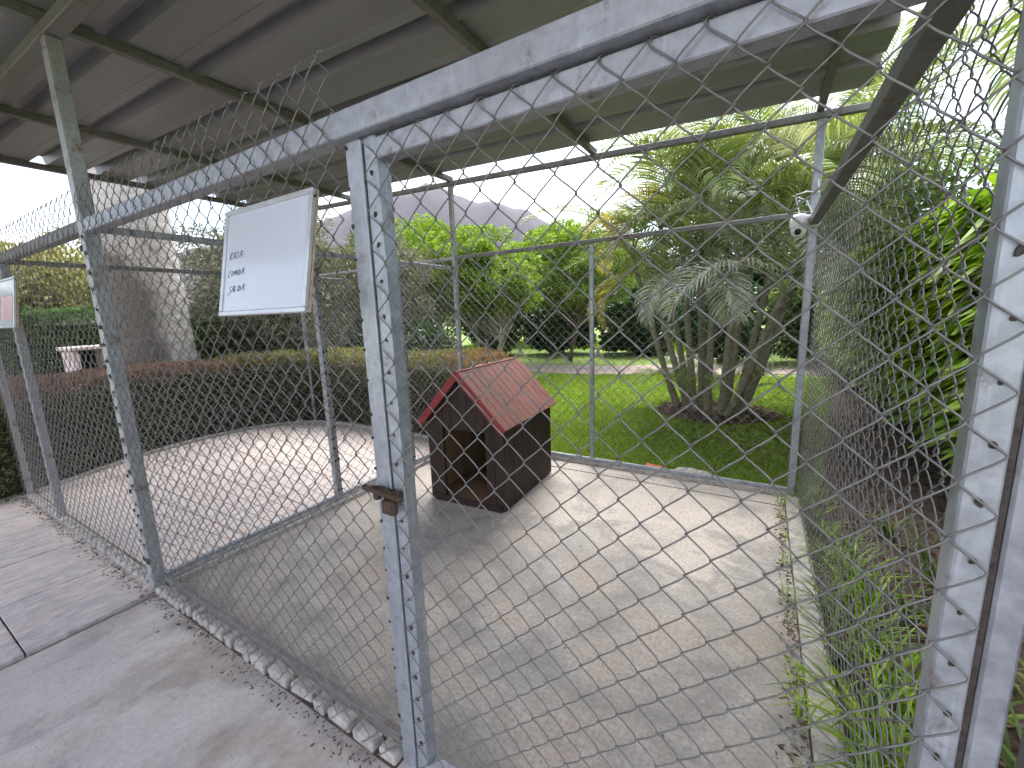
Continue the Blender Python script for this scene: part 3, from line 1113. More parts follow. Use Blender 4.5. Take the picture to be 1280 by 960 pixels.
# ------------------------------------------------------------------ whiteboards
GLY = {
    'R': [[(0, 0), (.12, 1)], [(.1, .95), (.55, 1), (.6, .72), (.1, .5), (.5, .02)]],
    'A': [[(0, 0), (.35, .95), (.55, .9), (.6, 0)], [(.1, .38), (.6, .45)]],
    'Z': [[(0, .85), (.5, .9), (.05, .05), (.55, .1)]],
    'C': [[(.6, .95), (.25, .8), (0, .3), (.15, -.1), (.55, .05)]],
    'O': [[(.3, .8), (.05, .5), (.1, .1), (.4, .1), (.5, .5), (.3, .8)]],
    'M': [[(0, 0), (.1, .8), (.3, .3), (.5, .85), (.6, .05)]],
    'I': [[(.1, 0), (.15, .8)]],
    'D': [[(.05, 0), (.12, .85), (.5, .6), (.45, .15), (.05, 0)]],
    'S': [[(.7, .95), (.2, .75), (.15, .5), (.5, .35), (.3, -.1), (-.15, -.45)]],
    'L': [[(.12, .9), (.02, .05), (.45, .1)]],
    ':': [[(.1, .2), (.16, .22)], [(.14, .6), (.2, .62)]],
    '.': [[(.1, .05), (.17, .07)]],
}


def whiteboard(label, x0, ztop, d, words, pink, group):
    wb = thing('whiteboard', label, 'whiteboard', (x0, -0.044, ztop), 0, group)
    bw, bh = 0.447, 0.33
    tilt = math.asin(d / bh)
    wb.rotation_euler = (-tilt, 0, 0)
    # local: X across, Z down from the top edge, front face towards -Y
    fr = 0.014
    pan = MB().box((fr, -0.012, -bh + fr), (bw - fr, -0.004, -fr)).build('panel', M['board'], wb)
    MB().box((0.002, -0.0035, -bh + 0.002), (bw - 0.002, 0.004, -0.002)).build('backing', M['chip'], wb)
    MB().box((0, -0.018, -fr), (bw, -0.0045, 0), 0.002).build('frame_strip', M['alu'], wb)
    MB().box((0, -0.018, -bh), (bw, -0.0045, -bh + fr), 0.002).build('frame_strip', M['alu'], wb)
    MB().box((0, -0.0175, -bh + fr + .0005), (fr, -0.0045, -fr - .0005), 0.002).build('frame_strip', M['alu'], wb)
    MB().box((bw - fr, -0.0175, -bh + fr + .0005), (bw, -0.0045, -fr - .0005), 0.002).build('frame_strip', M['alu'], wb)
    MB().tube([(bw + 0.0005, -0.01, -0.022), (bw + 0.003, -0.01, -0.022)], 0.0035, 8).build('screw', M['black'], wb)
    for txt, tx, tz, sz in words:
        mb = MB()
        cx = tx
        for ch in txt:
            for st in GLY[ch]:
                mb.tube([(cx + (a + b * 0.18) * sz, -0.0125, tz + b * sz + (cx - tx) * 0.05) for a, b in st], 0.0008, 4)
            cx += (0.36 if ch in ':.I' else 0.8) * sz
        mb.build('lettering', M['ink'], pan)
    if pink:
        MB().box((0.09, -0.0135, -0.28), (bw - 0.05, -0.0122, -0.12)).build('smudge', M['board_pink'], pan)
    for xx in (0.06, bw - 0.06):
        MB().tube([(xx, 0.0, -0.01), (xx, 0.0, 0.015), (xx + 0.01, 0.02, 0.03), (xx + .012, 0.03, 0.01)], 0.0015, 5).build('hanging_wire', M['wire'], wb)
    return wb


whiteboard('whiteboard with handwritten RAZA, COMIDA and SALIDA hung on the front mesh beside the gate post', 1.424, 1.840, 0.066,
           [('RAZA:', 0.036, -0.155, 0.023), ('COMIDA:', 0.034, -0.208, 0.021), ('SALIDA:.', 0.042, -0.258, 0.021)], False, None)
whiteboard('whiteboard with a pink smudge hung on the tiled kennel mesh', -1.69, 1.838, 0.05, [], True, None)

# ------------------------------------------------------------------ security camera
sc_ = thing('security_camera', 'white dome security camera with black lens on the back corner post', 'camera', (3.14, YB - 0.07, 1.99))
MB().box((-0.02, 0.0, 0.02), (0.075, 0.045, 0.10), 0.006).build('mount_box', M['plastic'], sc_)
MB().tube([(0.02, 0.01, 0.06), (-0.02, -0.05, 0.075), (-0.05, -0.075, 0.06)], 0.016, 8).build('arm', M['plastic'], sc_)
MB().lathe([(0.0, 0.075), (0.035, 0.072), (0.052, 0.05), (0.056, 0.0), (0.05, -0.012), (0.0, -0.014)], 18,
           Matrix.Translation((-0.055, -0.085, 0.02))).build('housing', M['plastic'], sc_)
MB().lathe([(0.0, 0.0), (0.046, -0.004), (0.046, -0.03), (0.036, -0.052), (0.018, -0.063), (0.0, -0.066)], 18,
           Matrix.Translation((-0.055, -0.085, 0.012))).build('dome', M['plastic'], sc_)
MB().lathe([(0.0, 0.02), (0.019, 0.018), (0.021, 0.004), (0.012, 0.0), (0.0, 0.0)], 14,
           Matrix.Translation((-0.062, -0.125, -0.028)) @ Matrix.Rotation(math.radians(70), 4, 'X')).build('lens', M['black'], sc_)
MB().tube([(-0.055, -0.085, 0.09), (-0.07, -0.08, 0.15), (-0.085, -0.09, 0.20)], 0.004, 6).build('antenna', M['plastic'], sc_)
MB().tube([(0.03, 0.03, 0.10), (-0.02, 0.01, 0.20), (-0.10, 0.0, 0.235), (-0.02, -0.01, 0.25), (0.05, 0.03, 0.24), (0.04, 0.03, 0.33)], 0.005, 6).build('cable', M['plastic'], sc_)

# ------------------------------------------------------------------ small solid things
bm = bmesh.new()
bmesh.ops.create_cube(bm, size=1)
for v in bm.verts:
    v.co = Vector((v.co.x * 0.19 + rnd.uniform(-.02, .02), v.co.y * 0.10, v.co.z * 0.07 + (0.018 if v.co.x < 0 else -0.012) * (v.co.z > 0)))
bmesh.ops.bevel(bm, geom=bm.edges[:], offset=0.006, segments=1, affect='EDGES')
me = bpy.data.meshes.new('brick_fragment')
bm.to_mesh(me)
bm.free()
tag(link('brick_fragment', me, M['brick'], None, (2.14, 3.04, -0.005), (0, 0, 0.15)), 'broken orange brick lying in grass behind the back kerb', 'brick')
bm = bmesh.new()
bmesh.ops.create_icosphere(bm, subdivisions=2, radius=1)
for v in bm.verts:
    q = rnd.uniform(0.85, 1.12)
    v.co = Vector((v.co.x * 0.17 * q, v.co.y * 0.08 * q, max(-0.4, v.co.z) * 0.045 * q))
me = bpy.data.meshes.new('flat_stone')
bm.to_mesh(me)
bm.free()
tag(link('flat_stone', me, M['stone'], None, (2.45, 3.09, 0.0), (0, 0.05, 0.1)), 'flat grey stone lying beside the orange brick', 'stone')

ov = thing('masonry_box', 'pinkish white masonry box with a dark square opening beyond the low hedge', 'oven', (-7.7, 1.68, -0.04), math.radians(14))
for lo, hi, nm in (((0.0, -0.26, 0), (0.3, -0.16, 1.14), 'side_wall'), ((0.0, 0.20, 0), (0.3, 0.34, 1.14), 'side_wall'),
                   ((0.0, -0.155, 0), (0.28, 0.195, 0.80), 'base'), ((0.0, -0.155, 0.801), (0.06, 0.195, 1.13), 'back_wall'),
                   ((-0.04, -0.30, 1.142), (0.34, 0.38, 1.21), 'top_slab')):
    MB().box(lo, hi, 0.012).build(nm, M['opening_shade'] if nm in ('base', 'back_wall') else M['masonry'], ov)


# ------------------------------------------------------------------ vegetation tools
def norm(a):
    return a / np.maximum(np.linalg.norm(a, axis=-1, keepdims=True), 1e-9)


def leaves(centers, outward, size, aspect=0.45, spread=0.8, droop=0.0, jit=0.35, fold=0.18):
    """one folded diamond leaf (two triangles as a quad) per centre -> (N*4,3)"""
    n = len(centers)
    d = norm(outward + rng.normal(0, spread, (n, 3)) + np.array([0, 0, -droop]))
    side = norm(np.cross(d, rng.normal(0, 1, (n, 3))))
    up = np.cross(side, d)
    L = (size * (1 + rng.uniform(-jit, jit, (n, 1))))
    Wd = L * aspect
    base = centers
    tip = centers + d * L
    mid = centers + d * L * 0.45 + up * L * fold
    a = mid + side * Wd * 0.5
    b = mid - side * Wd * 0.5
    return np.stack([base, a, tip, b], 1).reshape(-1, 3)


def clump_points(n, clumps, rad, seed=0, shell=0.55):
    """points spread through ellipsoidal clumps; returns points and outward directions"""
    r = np.random.default_rng(seed)
    cl = np.array(clumps, float)
    wts = (rad[:, 0] * rad[:, 2]) ** 1.0
    idx = r.choice(len(cl), n, p=wts / wts.sum())
    d = norm(r.normal(0, 1, (n, 3)))
    rr = (shell + (1 - shell) * r.random((n, 1))) ** 0.7
    p = cl[idx] + d * rr * rad[idx]
    return p, d


def make_tree(name, label, base, trunk_h, crown_c, crown_r, nclump, nleaf, leafsize, mat, bark='bark', trunk_r=0.1, stems=1,
              aspect=0.45, seed=1, droop=0.2, group=None, clump_r=0.34, cat='tree', spread=0.8, low=-0.8):
    r = random.Random(seed)
    rn = np.random.default_rng(seed)
    root = thing(name, label, cat, base, 0, group)
    cc = np.array(crown_c)
    cr = np.array(crown_r)
    cl = []
    while len(cl) < nclump:
        q = rn.uniform(-1, 1, 3)
        l = np.linalg.norm(q)
        if l > 1.0 + 0.12 * math.sin(7 * math.atan2(q[1], q[0]) + seed) or l < 0.25 or q[2] < low:
            continue
        cl.append(cc + q * cr * 0.85)
    cl = np.array(cl)
    rad = np.stack([np.full(nclump, 1.0), np.full(nclump, 1.0), np.full(nclump, 0.8)], 1) * (np.mean(cr) * clump_r * rn.uniform(0.65, 1.25, (nclump, 1)))
    p, d = clump_points(nleaf, cl, rad, seed)
    out = norm(d + norm(p - cc) * 0.6)
    v = leaves(p, out, leafsize, aspect, spread, droop)
    tb_ = MB()
    for s in range(stems):
        ang = r.uniform(0, 6.28)
        bx, by = (0.0, 0.0) if stems == 1 else (0.12 * math.cos(ang), 0.12 * math.sin(ang))
        lean = 0.25 if stems == 1 else r.uniform(0.4, 0.9)
        top = Vector((bx + lean * math.cos(ang) * trunk_h * 0.5, by + lean * math.sin(ang) * trunk_h * 0.5, trunk_h))
        pts, rr = [], []
        for k in range(7):
            t = k / 6
            pts.append((bx + (top.x - bx) * t ** 1.3 + 0.03 * math.sin(5 * t + s), by + (top.y - by) * t ** 1.3, -0.05 + (trunk_h + .05) * t))
            rr.append(trunk_r * (1 - 0.45 * t) * (1.35 if k == 0 else 1))
        tb_.tube(pts, rr, 8)
        for c in cl[s::stems][:14]:
            q0 = Vector(pts[r.randint(4, 6)])
            q1 = Vector(c)
            mdl = q0.lerp(q1, 0.5) + Vector((r.uniform(-.1, .1), r.uniform(-.1, .1), 0.12)) * (q1 - q0).length * 0.6
            tb_.tube([q0, mdl, q1], [trunk_r * 0.45, trunk_r * 0.3, trunk_r * 0.1], 5)
    tb_.build('trunk', M[bark], root)
    np_mesh('crown', v, 4, mat, root)
    return root


def hedge_points(path, width, h, n, seed, rough=0.05, top_w=0.35):
    """points on the faces of a clipped hedge that follows a polyline"""
    r = np.random.default_rng(seed)
    P = np.array(path, float)
    seg = P[1:] - P[:-1]
    L = np.linalg.norm(seg, axis=1)
    idx = r.choice(len(L), n, p=L / L.sum())
    t = r.random((n, 1))
    c = P[idx] + seg[idx] * t
    tg = seg[idx] / L[idx][:, None]
    nm = np.stack([-tg[:, 1], tg[:, 0]], 1)
    istop = r.random(n) < top_w
    u = r.uniform(-1, 1, n)
    side = np.sign(u) * width / 2
    off = np.where(istop, u * width / 2, side)
    z = np.where(istop, h, r.random(n) ** 0.85 * h)
    wob = 0.5 + 0.5 * np.sin(c[:, 0] * 9.1 + c[:, 1] * 7.3 + z * 11)
    wob2 = np.sin(c[:, 0] * 3.1 - c[:, 1] * 4.7)
    depth = r.exponential(rough, n)
    off = np.where(istop, off, off - np.sign(off) * (depth + wob * 0.03 - 0.02))
    z = np.where(istop, z - depth + wob2 * 0.03 + wob * 0.02, z)
    p = np.stack([c[:, 0] + nm[:, 0] * off, c[:, 1] + nm[:, 1] * off, z], 1)
    outv = np.where(istop[:, None], np.array([0, 0, 1.0]), np.concatenate([nm * np.sign(off)[:, None], np.zeros((n, 1))], 1))
    return p, outv, istop


def hedge_core(path, width, h, name, parent):
    mb = MB()
    for a, b in zip(path[:-1], path[1:]):
        a, b = Vector((*a, 0)), Vector((*b, 0))
        e = (b - a).normalized() * 0.12
        mb.bar(a - e + Vector((0, 0, h * 0.44)), b + e + Vector((0, 0, h * 0.44)), width * 0.78, h * 0.88, 0.03)
    return mb.build(name, M['core'], parent)


# --- low hedge with red tips that wraps the next kennel
hp = [(-3.05, -0.35), (-3.38, 0.3), (-3.68, 1.0), (-3.78, 1.7), (-3.68, 2.4), (-3.3, 3.0), (-2.7, 3.33), (-1.5, 3.42), (-0.2, 3.38), (0.12, 3.36)]
low = thing('low_hedge', 'low clipped hedge with reddish tips curving round the tiled kennel', 'hedge', (0, 0, 0))
p, o, tp = hedge_points(hp, 0.80, 0.98, 62000, 3, 0.045, 0.34)
body = ~(tp | (p[:, 2] > 0.86))
np_mesh('foliage', leaves(p[body], o[body] + np.array([0, 0, 0.4]), 0.034, 0.5, 0.8), 4, M['lf_hedge'], low)
pt = p[~body]
ot = o[~body]
np_mesh('tip_growth', leaves(pt, ot * 0.6 + np.array([0, 0, 0.8]), 0.040, 0.42, 0.6), 4, M['lf_tip'], low)
hedge_core(hp, 0.72, 0.92, 'branches', low)

# --- distant clipped hedge
hp2 = [(-9.6, -2.5), (-9.9, 0.5), (-10.0, 3.5), (-9.6, 6.5)]
fh = thing('clipped_hedge', 'tall green clipped hedge beyond the masonry box', 'hedge', (0, 0, 0))
p, o, tp = hedge_points(hp2, 1.2, 1.85, 26000, 5, 0.05, 0.25)
np_mesh('foliage', leaves(p, o + np.array([0, 0, 0.3]), 0.085, 0.6, 0.7), 4, M['lf_far'], fh)
hedge_core(hp2, 1.1, 1.78, 'branches', fh)

# --- tall hedge of long drooping leaves on the right
rh = thing('tall_hedge', 'tall bright hedge of long drooping leaves beyond the right fence', 'hedge', (0, 0, 0))
hp3 = [(4.95, 0.6), (4.85, 3.0), (4.8, 6.0), (4.75, 10.5)]
p, o, tp = hedge_points(hp3, 1.45, 2.16, 26000, 9, 0.10, 0.42)
keep = p[:, 2] > 0.35 + 0.25 * np.sin(p[:, 1] * 3.0) ** 2
p, o = p[keep], o[keep]
n = len(p)
d = norm(o * 0.8 + rng.normal(0, 0.35, (n, 3)) + np.array([-0.25, -0.1, 0.15]))
side = norm(np.cross(d, np.array([0, 0, 1.0]) + rng.normal(0, 0.25, (n, 3))))
L = 0.20 * (1 + rng.uniform(-.35, .45, (n, 1)))
Wd = L * 0.16
dn = np.array([0, 0, -1.0])
p0 = p - o * 0.05
p1 = p0 + d * L * 0.5 + dn * L * 0.05
p2 = p0 + d * L * 0.95 + dn * L * 0.45
q1 = np.stack([p0 - side * Wd * .3, p0 + side * Wd * .3, p1 + side * Wd, p1 - side * Wd], 1)
q2 = np.stack([p1 - side * Wd, p1 + side * Wd, p2 + side * Wd * .08, p2 - side * Wd * .08], 1)
vv = np.concatenate([q1, q2], 1).reshape(-1, 3)
hm = bpy.data.meshes.new('foliage')
# share the two middle corners so that each leaf is one island
vs = np.stack([q1[:, 0], q1[:, 1], q1[:, 2], q1[:, 3], q2[:, 2], q2[:, 3]], 1).reshape(-1, 3)
ii = np.arange(n)[:, None] * 6
fc = np.concatenate([ii + np.array([0, 1, 2, 3]), ii + np.array([3, 2, 4, 5])], 1).reshape(-1)
hm.vertices.add(len(vs))
hm.vertices.foreach_set('co', vs.astype(np.float32).ravel())
hm.loops.add(len(fc))
hm.loops.foreach_set('vertex_index', fc.astype(np.int32))
hm.polygons.add(len(fc) // 4)
hm.polygons.foreach_set('loop_start', np.arange(0, len(fc), 4, dtype=np.int32))
hm.update(calc_edges=True)
link('foliage', hm, M['lf_right'], rh)
hedge_core(hp3, 1.0, 1.95, 'branches', rh)

# --- trees
make_tree('grey_shrub', 'tall grey green fine leaved shrub behind the low hedge beside the palm trunk', (-4.7, 3.7, -0.04), 1.4, (0, 0, 2.0), (1.35, 1.5, 1.9), 80, 44000, 0.11,
          M['lf_silver'], 'bark', 0.06, 5, 0.17, 11, 0.1, clump_r=0.30, cat='shrub', low=-1)
make_tree('grey_shrub', 'dense olive grey shrub between the tall grey shrub and the bright tree', (-4.3, 5.7, -0.04), 1.3, (0, 0, 1.85), (1.3, 1.4, 1.75), 70, 34000, 0.11,
          M['lf_silver'], 'bark_pale', 0.05, 5, 0.2, 12, 0.1, clump_r=0.30, cat='shrub', low=-1)
make_tree('green_shrub', 'dark green leafy shrub right behind the red tipped hedge', (-4.75, 2.75, -0.04), 0.6, (0, 0, 0.85), (0.55, 0.9, 0.62), 22, 7000, 0.075,
          M['lf_mid'], 'bark', 0.04, 3, 0.5, 13, clump_r=0.42, cat='shrub')
make_tree('bright_tree', 'bright yellow green tree with several thin white trunks behind the dog house', (-2.75, 7.6, -0.04), 1.25, (-0.5, 0.2, 2.3), (1.9, 1.5, 1.35), 170, 52000, 0.085,
          M['lf_bright'], 'bark_pale', 0.04, 7, 0.42, 21, 0.15, clump_r=0.17, spread=1.1, low=-0.55)
make_tree('bright_tree', 'looser bright green tree between the white trunked tree and the palm clump', (-2.2, 11.0, -0.04), 1.6, (0, 0, 2.7), (2.6, 1.8, 1.6), 150, 40000, 0.10,
          M['lf_bright'], 'bark', 0.06, 3, 0.42, 23, 0.15, clump_r=0.17, spread=1.1, low=-0.7)
make_tree('bright_tree', 'bright green tree rising behind the grey shrubs', (-6.6, 9.0, -0.04), 1.6, (0, 0, 3.0), (2.6, 2.0, 1.7), 150, 42000, 0.10,
          M['lf_bright'], 'bark', 0.06, 3, 0.42, 25, 0.15, clump_r=0.17, spread=1.1, low=-0.7)
make_tree('dark_shrub', 'dark shrub mass under the branches behind the low hedge', (-3.2, 5.0, -0.04), 0.5, (0, 0, 0.85), (1.5, 0.6, 0.75), 40, 12000, 0.09,
          M['lf_dark'], 'bark', 0.05, 3, 0.5, 24, 0.2, clump_r=0.36, cat='shrub', low=-1)
make_tree('dark_shrub', 'round dark glossy shrub near the small far lawn', (-3.35, 13.0, -0.04), 0.6, (0, 0, 0.98), (1.15, 1.15, 0.98), 40, 12000, 0.13,
          M['lf_dark'], 'bark', 0.06, 3, 0.6, 31, 0.3, group=None, clump_r=0.34, cat='shrub', low=-1)
make_tree('dark_shrub', 'dark glossy shrub behind the hanging dry palm frond', (-0.75, 13.4, -0.04), 0.6, (0, 0, 1.05), (1.25, 1.15, 1.08), 44, 13000, 0.14,
          M['lf_dark'], 'bark', 0.06, 3, 0.6, 32, 0.3, group=None, clump_r=0.34, cat='shrub', low=-1)
for k, (bx, by, w_, h_, lab) in enumerate([(1.7, 12.2, 1.3, 1.1, 'dark leafy shrub behind the palm clump, nearest the two glossy shrubs'),
                                         (4.1, 12.0, 1.3, 1.25, 'dark leafy shrub behind the palm clump near the corner post'),
                                         (-5.9, 12.4, 1.5, 1.3, 'dark leafy shrub left of the small far lawn')]):
    make_tree('dark_shrub', lab, (bx, by, -0.04), 0.6, (0, 0, h_), (w_, 1.1, h_), 44, 12000, 0.13, M['lf_dark'] if k != 1 else M['lf_mid'], 'bark', 0.06, 3, 0.55, 33 + k + 3, 0.3,
              clump_r=0.34, cat='shrub', low=-1)
make_tree('olive_tree', 'spreading dry yellow green tree beyond the clipped hedge', (-14.5, 2.0, -0.04), 2.0, (0, 0, 2.75), (3.2, 4.2, 0.95), 70, 20000, 0.14,
          M['lf_olive'], 'bark', 0.14, 3, 0.5, 41, 0.1, clump_r=0.25)
bgt = [(-9.5, 14, 4.6, 2.6, 'lf_mid', 'dense mid green tree behind the grey shrubs'),
       (-12.5, 9.5, 4.2, 2.4, 'lf_mid', 'leafy green tree beyond the palm trunk'),
       (-6.5, 17.5, 4.2, 2.6, 'lf_dark', 'dark leafy tree behind the white trunked tree'),
       (-1.8, 19.5, 4.0, 2.5, 'lf_mid', 'broad green tree beyond the two dark shrubs'),
       (2.2, 17.5, 5.4, 2.8, 'lf_dark', 'tall dark tree standing behind the palm clump'),
       (5.8, 15.0, 5.6, 2.6, 'lf_mid', 'tall leafy tree behind the right side of the palm clump'),
       (9.0, 12.5, 4.6, 2.3, 'lf_mid', 'green tree standing beyond the tall bright hedge'),
       (-13.5, -3.5, 3.8, 2.2, 'lf_dark', 'dark tree at the edge of the bare side yard')]
for i, (bx, by, hgt, rad_, mt, lab) in enumerate(bgt):
    make_tree('garden_tree', lab, (bx, by, -0.04), hgt * 0.4, (0, 0, hgt * 0.58), (rad_, rad_, hgt * 0.42), 48, 14000, 0.17,
              M[mt], 'bark', 0.13, 2, 0.5, 50 + i, 0.2, clump_r=0.30)


# --- palms
def frond_mesh(name, L, ll, npair, arch, mat, seed, droop=0.5, width=0.028):
    r = random.Random(seed)
    mb = MB()
    # rachis rises along +X then arches over
    pts, tang = [], []
    for k in range(15):
        t = k / 14
        a = 1.0 - arch * t ** 1.25
        pts.append(Vector((0, 0, 0)) if k == 0 else pts[-1] + Vector((math.cos(a), 0, math.sin(a))) * (L / 14))
        tang.append(Vector((math.cos(a), 0, math.sin(a))))
    mb.tube(pts, [0.014 * (1 - 0.85 * k / 14) for k in range(15)], 5)
    for i in range(npair):
        t = 0.16 + 0.83 * i / (npair - 1)
        f = t * 14
        k = min(13, int(f))
        c = pts[k].lerp(pts[k + 1], f - k)
        tg = tang[k]
        up = Vector((0, 1, 0)).cross(tg) * -1
        env = math.sin(PI * min(1, 0.12 + 0.88 * (t - .16) / .84)) ** 0.55
        for s in (-1, 1):
            l = ll * max(0.25, env) * r.uniform(0.85, 1.1)
            d = (Vector((0, s, 0)) * 0.86 + tg * (0.42 + 0.5 * t) + up * r.uniform(0.2, 0.42)).normalized()
            w = width * (0.55 + 0.45 * env) * r.uniform(.8, 1.15)
            wd = tg.cross(d).cross(d).normalized() * w * 0.5
            e1 = c + d * l * 0.4
            e2 = c + d * l * 0.76 + Vector((0, 0, -1)) * l * droop * 0.22
            e3 = c + d * l * 0.97 + Vector((0, 0, -1)) * l * droop * r.uniform(0.5, 0.7)
            mb.add([c - wd * .35, c + wd * .35, e1 + wd, e1 - wd, e2 + wd * .7, e2 - wd * .7, e3],
                   [(0, 1, 2, 3), (3, 2, 4, 5), (5, 4, 6)])
    me = mb.mesh(name)
    me.materials.append(mat)
    return me


FR = [frond_mesh('frond', 1.75, 0.46, 40, 1.55, M['lf_palm'], 1, 0.55),
      frond_mesh('frond', 1.55, 0.42, 38, 1.25, M['lf_palm'], 2, 0.45),
      frond_mesh('frond', 1.9, 0.48, 42, 1.9, M['lf_palm'], 3, 0.7),
      frond_mesh('frond', 1.5, 0.40, 36, 2.1, M['lf_palm_grey'], 4, 0.75),
      frond_mesh('frond', 1.6, 0.42, 36, 1.8, M['lf_palm_dry'], 5, 0.6)]


def add_frond(root, loc, az, pitch, sc_f, kind, roll=0.0):
    o_ = link('frond', FR[kind], None, root, loc)
    o_.rotation_mode = 'QUATERNION'
    o_.rotation_quaternion = (Matrix.Rotation(az, 3, 'Z') @ Matrix.Rotation(-pitch, 3, 'Y') @ Matrix.Rotation(roll, 3, 'X')).to_quaternion()
    o_.scale = (sc_f, sc_f, sc_f)
    return o_


pr_ = random.Random(77)
pc = thing('palm_clump', 'clump of many stemmed feathery palms on the lawn behind the kennel', 'palm', (2.36, 5.85, -0.03))
stems = [(-0.50, 0.05, -0.75, 0.05, 2.1), (-0.22, -0.22, -0.20, -0.25, 2.0), (-0.05, -0.26, 0.02, -0.2, 2.3), (0.12, -0.25, 0.12, -0.35, 1.9),
         (0.28, -0.15, 0.42, -0.25, 2.3), (0.36, 0.02, 0.78, -0.05, 2.5), (0.30, 0.2, 0.95, 0.25, 2.6), (0.1, 0.2, 0.25, 0.5, 2.9),
         (-0.15, 0.15, -0.2, 0.45, 2.8), (-0.32, 0.12, -0.6, 0.4, 2.5), (-0.15, -0.05, -0.1, -0.1, 2.6), (0.15, 0.05, 0.3, 0.1, 3.0), (0.2, -0.28, 0.55, -0.5, 1.5),
         (-0.3, -0.15, -0.42, -0.3, 1.4)]
for i, (x0, y0, dx, dy, hh) in enumerate(stems):
    hh *= 1.12
    pts, rr = [], []
    for k in range(9):
        t = k / 8
        pts.append((x0 + dx * t ** 0.9, y0 + dy * t ** 0.9, hh * t))
        rr.append(0.052 * (1 - 0.35 * t) * (1.25 if k == 0 else 1))
    # slight swellings at the leaf-scar rings
    fine_p, fine_r = [], []
    for k in range(41):
        f = k / 40 * 8
        j = min(7, int(f))
        a, b = Vector(pts[j]), Vector(pts[j + 1])
        fine_p.append(a.lerp(b, f - j))
        fine_r.append((rr[j] + (rr[j + 1] - rr[j]) * (f - j)) * (1.10 if k % 4 == 0 else 0.97))
    MB().tube(fine_p, fine_r, 8).build('stem', M['cane'], pc)
    nf = 7
    a0 = pr_.uniform(0, 6.28)
    for k in range(nf):
        az = a0 + k * 2.399 + pr_.uniform(-.3, .3)
        kind = pr_.choice([0, 0, 1, 1, 2, 2, 3, 3])
        if i in (0, 1, 9) and math.cos(az) < -0.2 and pr_.random() < 0.6:
            kind = 4
        add_frond(pc, (pts[-1][0], pts[-1][1], hh - 0.05), az, pr_.uniform(-0.4, 0.5), pr_.uniform(0.85, 1.2), kind, pr_.uniform(-.3, .3))
# young fronds and hanging old ones low in the clump
for k in range(9):
    az = k * 2.399
    add_frond(pc, (0.35 * math.cos(az), 0.30 * math.sin(az), 0.15), az, pr_.uniform(0.1, 0.45), pr_.uniform(0.45, 0.8), pr_.choice([0, 1, 2, 3]), pr_.uniform(-.3, .3))
for (lx, ly, lz, az, pt_, s_, kd) in ((-1.15, 0.0, 2.1, 3.0, -1.2, 0.75, 4), (-1.0, -0.1, 2.05, 3.5, -0.9, 0.8, 4), (-0.35, -0.4, 1.95, 4.2, -0.7, 0.8, 3), (0.05, -0.45, 1.9, 4.9, -0.6, 0.85, 3),
                                     (0.7, -0.4, 2.2, 5.2, -0.6, 0.8, 3)):
    add_frond(pc, (lx, ly, lz), az, pt_, s_, kd)

# palm past the tall hedge whose fronds hang into the top corner
p2 = thing('feather_palm', 'large feathery palm with arching fronds above the tall bright hedge', 'palm', (5.9, 4.6, -0.04))
MB().tube([(0, 0, -0.05), (0.05, 0, 1.5), (-0.02, 0.03, 3.0), (-0.05, 0.02, 4.1)], [0.17, 0.13, 0.12, 0.10], 12).build('trunk', M['cane'], p2)
MB().tube([(-0.05, 0.02, 4.0), (-0.06, 0.02, 4.5), (-0.07, 0.02, 4.95)], [0.11, 0.10, 0.05], 12).build('crownshaft', M['lf_mid'], p2)
for k in range(22):
    az = k * 2.399 + 0.4
    add_frond(p2, (-0.06, 0.02, 4.6 + 0.015 * k), az, pr_.uniform(-0.85, 0.35), pr_.uniform(1.25, 1.6), pr_.choice([0, 1, 2, 2, 0]), pr_.uniform(-.3, .3))
p3 = thing('feather_palm', 'second feathery palm rising behind the right corner post', 'palm', (4.3, 8.3, -0.04))
MB().tube([(0, 0, -0.05), (-0.1, 0, 1.5), (-0.2, 0.03, 3.0), (-0.3, 0.02, 3.9)], [0.13, 0.10, 0.09, 0.08], 10).build('trunk', M['cane'], p3)
for k in range(20):
    az = k * 2.399
    add_frond(p3, (-0.3, 0.02, 3.7 + 0.012 * k), az, pr_.uniform(-0.7, 0.4), pr_.uniform(1.0, 1.35), pr_.choice([0, 1, 2, 2, 0]), pr_.uniform(-.3, .3))

# royal palm with its wide grey trunk
rp = thing('royal_palm', 'huge grey palm trunk with a dark patch on one side behind the low hedge', 'palm', (-4.45, 1.68, -0.04))
prf, zz = [], -0.05
while zz < 7.5:
    base_r = 0.44 + 0.10 * math.exp(-max(0, zz) / 0.8) - 0.02 * max(0, zz - 2)
    prf.append((base_r * (1 + 0.004 * math.sin(zz * 29 + 2 * math.sin(zz * 3.1)) + 0.006 * math.sin(zz * 7)), zz))
    zz += 0.055
MB().lathe(prf, 40).build('trunk', M['royal'], rp)
for k in range(16):
    add_frond(rp, (0, 0, 7.4), k * 2.399, pr_.uniform(-0.6, 0.4), pr_.uniform(1.8, 2.3), pr_.choice([0, 1, 2]))


